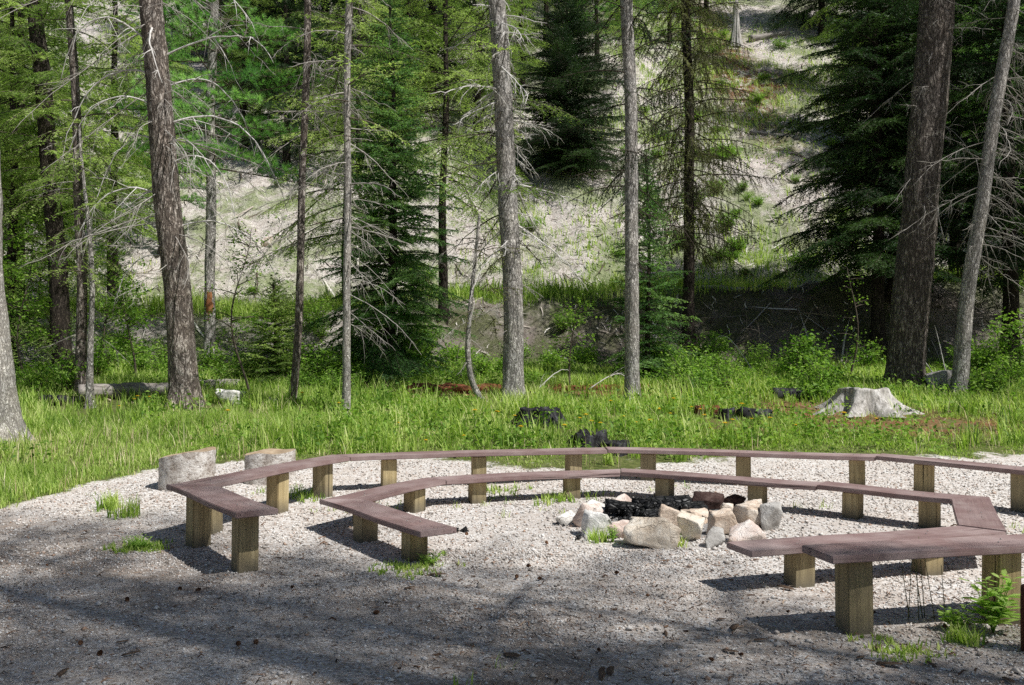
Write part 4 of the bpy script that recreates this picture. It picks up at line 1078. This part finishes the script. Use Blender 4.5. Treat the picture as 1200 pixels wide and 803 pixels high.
# ------------------------------------------------------------------ log rounds, stumps, fallen logs, other rocks
def round_log(label, px, D, w, h, seed, lean, top_tilt, rz):
    x, y, z = at(px, D)
    t = thing('log_round', label, 'log round', (x, y, z), rz)
    n = 14; s = np.linspace(0, 1, n); seg = 40
    P = np.stack([lean[0] * s * h, lean[1] * s * h, s * h - .05], -1)
    mb = MB(); a = np.arange(seg) * 2 * PI / seg
    V = []
    for k in range(n):
        r = w / 2 * (1 + .03 * vn(a * 1.4 + seed, a * 0 + s[k] * .6, seed) * 2 + .045 * vn(a * 5, a * 0 + s[k] * 6, seed + 2) + .03 * vn(a * 14, a * 0 + s[k] * 17, seed + 4))
        zz = P[k, 2] + s[k] * (top_tilt * np.cos(a) * w / 2 + .05 * vn(a * 1.2, a * 0, seed + 9))
        V.append(np.stack([P[k, 0] + r * np.cos(a), P[k, 1] + r * np.sin(a) * .85, zz], -1))
    V = np.array(V); i, j = np.meshgrid(np.arange(n - 1), np.arange(seg), indexing='ij'); kk = (j + 1) % seg
    mb.add(V.reshape(-1, 3), np.stack([i * seg + j, i * seg + kk, (i + 1) * seg + kk, (i + 1) * seg + j], -1).reshape(-1, 4))
    obj('bark', mb, M['log_bark'], t, True)
    tp = MB(); Rg = [V[-1]]
    c = V[-1].mean(0)
    for f in (.75, .5, .25, .05): Rg.append(c + (V[-1] - c) * f + np.array([0, 0, -.10 * (1 - f) * h + .01 * f]))
    Rg = np.array(Rg); nr = len(Rg); i, j = np.meshgrid(np.arange(nr - 1), np.arange(seg), indexing='ij'); kk = (j + 1) % seg
    tp.add(Rg.reshape(-1, 3), np.stack([i * seg + j, i * seg + kk, (i + 1) * seg + kk, (i + 1) * seg + j], -1).reshape(-1, 4)); tp.f.append((((nr - 1) * seg + np.arange(seg))[None], 0))
    obj('cut_top', tp, M['cut_wood'], t, True)
round_log('upright log round with a hollowed sloping top, left of the outer corner bench', 219, 10.2, .60, .43, 3, (.02, 0), .15, 0)
round_log('second upright log round, half hidden behind the left outer bench', 317, 10.6, .56, .38, 8, (.0, .0), .10, .3)

def stump(label, px, D, w, h, mat, seed, topw=.6, roots=6, jag=.15, rot=0., flat=.9):
    n = 12; seg = 56; s = np.linspace(0, 1, n); a = np.arange(seg) * 2 * PI / seg; V = []
    for k in range(n):
        f = s[k]; r = w / 2 * (topw + (1 - topw) * (1 - f) ** 2.0)
        r = r * (1 + (1 - f) * .42 * (np.cos(roots * a + seed + .5 * np.sin(a * 2)) ** 3) + .11 * (1 - .5 * f) * 2 * vn(a * 2.6 + seed, a * 0 + f * .4, seed) + .10 * vn(a * 8, a * 0 + f * 5, seed + 3))
        zz = f * h * (1 + f * jag * 2 * (vn(a * 1.5 + 4, a * 0, seed + 7) + .7 * vn(a * 5, a * 0, seed + 8))) - .06
        V.append(np.stack([r * np.cos(a), r * np.sin(a) * flat, zz], -1))
    c = V[-1].mean(0)
    for f in (.8, .55, .3, .08):
        q = c + (V[-1] - c) * f; q[:, 2] = c[2] + (V[-1][:, 2] - c[2]) * f - .06 * (1 - f) + .05 * vn(q[:, 0] * 9, q[:, 1] * 9, seed); V.append(q)
    V = np.array(V); m = len(V); i, j = np.meshgrid(np.arange(m - 1), np.arange(seg), indexing='ij'); kk = (j + 1) % seg
    mb = MB(); mb.add(V.reshape(-1, 3), np.stack([i * seg + j, i * seg + kk, (i + 1) * seg + kk, (i + 1) * seg + j], -1).reshape(-1, 4)); mb.f.append((((m - 1) * seg + np.arange(seg))[None], 0))
    o = obj('stump', mb, M[mat], None, True); o.location = at(px, D); o.rotation_euler = (0, 0, rot)
    return tag(o, label, 'stump')
stump('big weathered grey stump with spreading ribbed roots, beside the massive trunk', 1012, 15.0, 1.36, .41, 'stump_grey', 4, .56, 8, .05)
stump('burnt black stump with a pale streak, nearest the middle trunk', 633, 13.9, .82, .30, 'stump_burnt', 5, .72, 5, .05)
stump('burnt black stump with a pointed side, just behind the far bench joint', 690, 12.5, .66, .22, 'stump_burnt', 9, .72, 5, .22)
stump('low flat charred stump right behind the far bench joint', 722, 12.1, .44, .2, 'stump_burnt', 6, .9, 4, .05)
stump('small charred stump in the grass left of the reddish bare earth', 851, 14.2, .30, .22, 'stump_burnt', 7, .8, 4, .1)
def fallen_log(label, px0, px1, D0, D1, r, mat, seed, name='fallen_log', cat='fallen log', lift=.7, taper=.8, bumps=.18):
    p0 = np.array(at(px0, D0)); p1 = np.array(at(px1, D1)); d = p1 - p0; L = np.linalg.norm(d)
    o = obj(name, log_mesh(L, r, seed, 18, bumps, taper, .03), M[mat], None, True)
    o.location = tuple((p0 + p1) / 2 + np.array([0, 0, r * lift])); o.rotation_euler = (0, -math.asin(d[2] / L), math.atan2(d[1], d[0]))
    return tag(o, label, cat)
fallen_log('pale barkless fallen log behind the thick furrowed trunk, on its left', 92, 204, 15.9, 16.5, .14, 'oldlog', 21, lift=1.2)
fallen_log('dark mossy fallen log poking out right of the thick furrowed trunk', 222, 282, 17.2, 17.4, .15, 'oldlog', 22)
fallen_log('crumbling red rotten log left of the middle trunk', 478, 592, 17.0, 17.2, .13, 'rot', 23, 'rotten_log', 'rotten log', .5, .7, .4)
fallen_log('low red rotten log between the middle trunk and the slim trunk', 640, 790, 17.0, 17.4, .10, 'rot', 24, 'rotten_log', 'rotten log', .3, .6, .5)
fallen_log('short charred log chunk in the grass right of the small charred stump', 868, 902, 14.3, 14.5, .12, 'stump_burnt', 25, 'charred_log', 'charred log')
fallen_log('rusty brown rotten log chunk left of the small charred stump', 816, 842, 14.5, 14.6, .10, 'rot', 26, 'rotten_log', 'rotten log')
fallen_log('dark fallen log half hidden by plants left of the pale stump', 905, 985, 16.0, 16.2, .11, 'stump_burnt', 27)
fallen_log('long pale fallen log high on the slope near the bare red streak', 880, 925, 43.2, 43.8, .16, 'oldlog', 28)
fallen_log('pale fallen log lying across the slope below the shaded bushes', 880, 935, 35.0, 33.5, .09, 'oldlog', 29)
fallen_log('small dark log at the foot of the shaggy thin trunk', 48, 92, 15.7, 15.6, .10, 'stump_burnt', 30)
x, y, z = at(866, 42.5)
stump('broken white snag standing at the top of the bare red streak', 863, 42.5, .55, 1.5, 'stump_grey', 12, .45, 5, .5)
def lone_rock(label, x0, x1, y0, mat, seed, D, h, depth=.7):
    w = (x1 - x0) / FPX * D; X, Y_, Z = at((x0 + x1) / 2, D)
    o = obj('rock', make_rock(seed, w, w * depth, h + .08, mat), None); o.location = (X, Y_, Z - .06); tag(o, label, 'rock')
lone_rock('pale rock in the grass at the right foot of the thick furrowed trunk', 255, 287, 460, 'rock_white', 31, 15.9, .26)
lone_rock('pale angular boulder between the massive trunk and the leaning trunk', 1084, 1118, 435, 'rock_grey', 32, 17.0, .40)
lone_rock('small pale rock in the sunny grass right of the leaning trunk', 1147, 1166, 443, 'rock_white', 33, 18.2, .12)
lone_rock('flat grey rock in the grass beside the thin dark pole', 316, 338, 470, 'rock_grey', 34, 15.9, .10)
lone_rock('reddish rock on the hillside below the bright pine', 306, 320, 234, 'rock_pink', 35, 29.5, .28)

# fallen and standing dead branches on the ground
def ground_branch(label, px, D, az, L, rise, fall, r, seed, h=.0):
    x, y, z = at(px, D); t = thing('fallen_branch', label, 'branch', (x, y, z + h))
    o = dead_branch(t, np.zeros(3), az, L, rise, fall, r, 3, seed, M['deadwood'], arc=True); o.name = 'branch'
ground_branch('pale curved dead branch on the dark bank, left of the low leafy sapling', 888, 19.2, PI - .15, 1.0, .9, .0, .014, 71)
ground_branch('forked white dead branch beside the massive trunk', 1106, 17.2, 2.6, .8, .9, -.3, .014, 72)
ground_branch('upright white dead stick between the massive trunk and the leaning trunk', 1112, 17.6, PI * .9, .3, 2.6, -2.4, .012, 73)
ground_branch('thin bleached branch lying in the plants left of the slim trunk', 690, 16.6, .3, 1.0, .35, .3, .012, 74, .1)
ground_branch('dead branch on the grass at the right edge below the dark fir', 1178, 18.4, 2.2, .9, .5, .6, .016, 75)
ground_branch('dry branch leaning out of the grass right of the middle trunk', 625, 16.2, .2, .8, .55, .1, .012, 76, .1)

# short red brown post cut off by the right edge
pm_ = MB(); s = np.linspace(0, 1, 8); px_, py_ = 2.765, 4.98
tube(pm_, np.stack([s * 0, s * 0, s * .40 - .06], -1), .065, 16, disp=lambda i, a, p: 1 + .12 * vn(a * 3, i * .4, 3))
o = obj('wooden_post', pm_, M['red_post'], None, True); o.location = (px_, py_, gz(px_, py_))
tag(o, 'short dark red brown post cut off by the right edge of the picture', 'post')

# leafy weed in front of the right bench post
def weed(label, x, y, seed, H, nst, R, leaf):
    rng = np.random.default_rng(seed); st = MB(); lf = MB()
    for k in range(nst):
        az = rng.uniform(0, 6.28); out = R * rng.uniform(.15, 1); h = H * rng.uniform(.45, 1)
        e = np.array([math.cos(az) * out, math.sin(az) * out, h]); s = np.linspace(0, 1, 6)[:, None]
        tube(st, s * e * np.array([1, 1, 1]) + np.array([0, 0, .15 * h]) * (s - s ** 2), np.linspace(.004, .0015, 6), 5)
        for u in np.linspace(.3, 1, 5):
            b = e * u + np.array([0, 0, .15 * h]) * (u - u * u)
            for sgn in (0, PI):
                a = k * 1.1 + u * 9 + sgn; d = np.array([math.cos(a), math.sin(a), rng.uniform(.1, .6)]); d /= np.linalg.norm(d)
                w = np.array([-math.sin(a), math.cos(a), 0]); L = leaf * rng.uniform(.7, 1.2) * (1.15 - .5 * u)
                V = [b, b + d * L * .35 + w * L * .17, b + d * L * .75 + w * L * .11 - np.array([0, 0, .05 * L]), b + d * L - np.array([0, 0, .15 * L]), b + d * L * .75 - w * L * .11 - np.array([0, 0, .05 * L]), b + d * L * .35 - w * L * .17]
                lf.add(V, [[0, 1, 2, 3, 4, 5]], 0, rng.uniform(.4, .95))
    t = thing('weed', label, 'weed', (x, y, gz(x, y))); obj('stems', st, M['weed'], t); obj('leaves', lf, M['weed'], t)
weed('bushy lance leaved weed in front of the right post of the nearest bench', 2.72, 5.32, 4, .32, 13, .17, .13)
weed('small leafy weed beside the bigger lance leaved weed', 2.52, 5.36, 5, .15, 10, .11, .08)
weed('low dark leafy weed on the gravel left of the corner bench', -3.0, 7.55, 6, .09, 22, .17, .05)
weed('little weed growing at the near post of the low left bench', -.60, 7.0, 7, .10, 10, .12, .05)
weed('yellow green weed sprouting against the white stones of the fire ring', .83, 7.72, 8, .16, 6, .05, .05)
gs_ = MB()
for k in range(7):
    xx, yy = RNG.normal(0, .06), RNG.normal(0, .04); h = RNG.uniform(.3, .5); s = np.linspace(0, 1, 6)[:, None]
    tube(gs_, np.array([xx, yy, 0]) + s * np.array([RNG.normal(0, .05), RNG.normal(0, .05), h]), np.linspace(.003, .0015, 6), 4)
o = obj('dry_stalks', gs_, M['mossy']); o.location = (2.42, 5.6, gz(2.42, 5.6)); tag(o, 'thin dry seed stalks standing behind the lance leaved weed', 'dry stalks')

# dandelions
fl = thing('dandelion', 'yellow dandelion flowering in the grass behind the benches', 'flower')
sm = MB(); tube(sm, [(0, 0, 0), (.005, 0, .08), (.0, .004, .15)], .003, 4); obj('stem', sm, M['leaf'], fl)
hm = MB(); ii = np.arange(14) * 2 * PI / 14
for rr0, zz0 in ((.022, .15), (.015, .157)):
    for q in ii:
        d = np.array([math.cos(q), math.sin(q), .25]); w = np.array([-math.sin(q), math.cos(q), 0])
        hm.add([np.array([0, 0, zz0]), np.array([0, 0, zz0]) + d * rr0 + w * .005, np.array([0, 0, zz0]) + d * rr0 - w * .005], [[0, 1, 2]])
obj('flower_head', hm, M['petal'], fl)
rs = random.Random(4); first = True
PP = [(400, 14.6), (165, 15.2), (172, 15), (160, 15.1), (350, 14.9), (775, 13.8), (782, 13.6), (770, 14), (690, 13), (695, 12.8), (700, 12.9), (680, 13.4), (830, 13.5), (820, 13.8), (835, 12.8), (860, 13), (880, 13.2), (905, 13), (950, 14), (760, 12.5), (1022, 13.4), (580, 13.2), (600, 13.6), (560, 13.4), (815, 14.2), (545, 12.2), (500, 12), (470, 13.2), (850, 12.6), (730, 13.2), (745, 13), (870, 14.2), (140, 14.4), (270, 13.6), (720, 14.2), (790, 14.4), (930, 12.8), (985, 13), (660, 12.4), (610, 12.3)]
for px, D in PP:
    x, y, z = at(px + rs.uniform(-5, 5), D + rs.uniform(-.2, .2)); s = rs.uniform(1.2, 2.0)
    if first: fl.location = (x, y, z); fl.scale = (s,) * 3; fl['group'] = 'dandelions in the grass'; first = False
    else: dup(fl, (x, y, z), rs.uniform(0, 6), s, None, None, 'dandelions in the grass')

# pine cones and bark flakes on the gravel
cmb = MB(); n = 9
for k in range(n):
    f = k / (n - 1); r = .022 * math.sin(PI * (.12 + .8 * f)) ** .8; z = f * .055
    for q in range(8):
        a = q * PI / 4 + k * .39; d = np.array([math.cos(a), math.sin(a), .35]); w = np.array([-math.sin(a), math.cos(a), 0])
        c = np.array([0, 0, z])
        cmb.add([c, c + d * r * .8 + w * r * .42, c + d * r * 1.15 + np.array([0, 0, .002]), c + d * r * .8 - w * r * .42], [[0, 1, 2, 3]])
tube(cmb, [(0, 0, 0), (0, 0, .028), (0, 0, .058)], [.010, .015, .004], 8)
cone = obj('pine_cone', cmb, M['cone']); tag(cone, 'small brown pine cone fallen on the gravel', 'pine cone', 'pine cones on the gravel')
CN = [(150, 702), (212, 690), (57, 665), (95, 757), (120, 765), (278, 757), (300, 756), (230, 694), (405, 594), (605, 679), (630, 680), (622, 665), (584, 583), (546, 631), (642, 641), (725, 672), (865, 770), (925, 720), (830, 775), (1125, 734), (1108, 738), (700, 763), (445, 720), (760, 700), (345, 690)]
for k, (px, py) in enumerate(CN):
    D = FPX * EYE / (py - 410); x = (px - 600) / FPX * D
    o = cone if k == 0 else cone.copy()
    if k: COL.objects.link(o)
    o.location = (x, D, gz(x, D) + .018); o.rotation_euler = (PI / 2 + rs.uniform(-.3, .3), rs.uniform(-.3, .3), rs.uniform(0, 6)); s = rs.uniform(.35, .65); o.scale = (s,) * 3
cb = MB(); r4 = np.random.default_rng(8); P_ = np.array([[-.06, -.010, 0], [-.02, -.022, .004], [.05, -.014, .006], [.065, .004, .003], [.02, .020, .006], [-.05, .014, .004]])
cb.add(np.concatenate([P_ + [0, 0, .008], P_]), [[0, 1, 2, 3, 4, 5]]); cb.f.append((np.array([[k, (k + 1) % 6, (k + 1) % 6 + 6, k + 6] for k in range(6)])[:, ::-1], 0))
chip = obj('bark_flake', cb, M['bark_chip']); tag(chip, 'loose flake of bark lying on the front of the gravel', 'bark flake', 'bark flakes on the gravel')
CH = [(155, 768), (145, 752), (860, 738), (845, 728), (1008, 772), (1040, 780), (1028, 760), (705, 792), (715, 788), (600, 770), (75, 790), (855, 765), (890, 752), (920, 690), (512, 675), (480, 690), (780, 745), (1000, 700), (1180, 800), (1090, 780)]
for k, (px, py) in enumerate(CH):
    D = FPX * EYE / (py - 410); x = (px - 600) / FPX * D
    o = chip if k == 0 else chip.copy()
    if k: COL.objects.link(o)
    o.location = (x, D, gz(x, D) + .008); o.rotation_euler = (rs.uniform(-.15, .15), rs.uniform(-.15, .15), rs.uniform(0, 6)); s = rs.uniform(.5, 1.15); o.scale = (s, s * rs.uniform(.7, 1.1), s)

# ------------------------------------------------------------------ light, sky, camera
S = Vector((.50, -.31, .81)).normalized()
sun = bpy.data.lights.new('sun', 'SUN'); sun.energy = 5.0; sun.angle = math.radians(.53); sun.color = (1, .98, .95)
so = bpy.data.objects.new('sun', sun); COL.objects.link(so); so.rotation_euler = (-S).to_track_quat('-Z', 'Y').to_euler(); so.location = (20, -6, 30)
w = bpy.data.worlds.new('World'); scene.world = w; w.use_nodes = True; nt = w.node_tree
sky = nt.nodes.new('ShaderNodeTexSky'); sky.sky_type = 'NISHITA'; sky.sun_disc = False
sky.sun_elevation = math.asin(S.z); sky.sun_rotation = math.atan2(S.x, S.y)
bg = next(n for n in nt.nodes if n.type == 'BACKGROUND'); nt.links.new(sky.outputs[0], bg.inputs[0]); bg.inputs[1].default_value = .055

cam = bpy.data.cameras.new('camera'); cam.sensor_width = 36; cam.lens = FPX / 1200 * 36; cam.clip_end = 500; cam.clip_start = .05
co = bpy.data.objects.new('camera', cam); COL.objects.link(co); co.location = (0, 0, EYE)
co.rotation_euler = (PI / 2 + math.atan(8.5 / FPX), 0, 0)
scene.camera = co
scene.view_settings.view_transform = 'Standard'; scene.view_settings.look = 'None'; scene.view_settings.exposure = 0
scene.render.engine = 'CYCLES'
c = scene.cycles; c.use_denoising = False; c.max_bounces = 5; c.diffuse_bounces = 2; c.transmission_bounces = 3; c.glossy_bounces = 2; c.use_adaptive_sampling = True; c.adaptive_threshold = .02
c.sample_clamp_indirect = 6
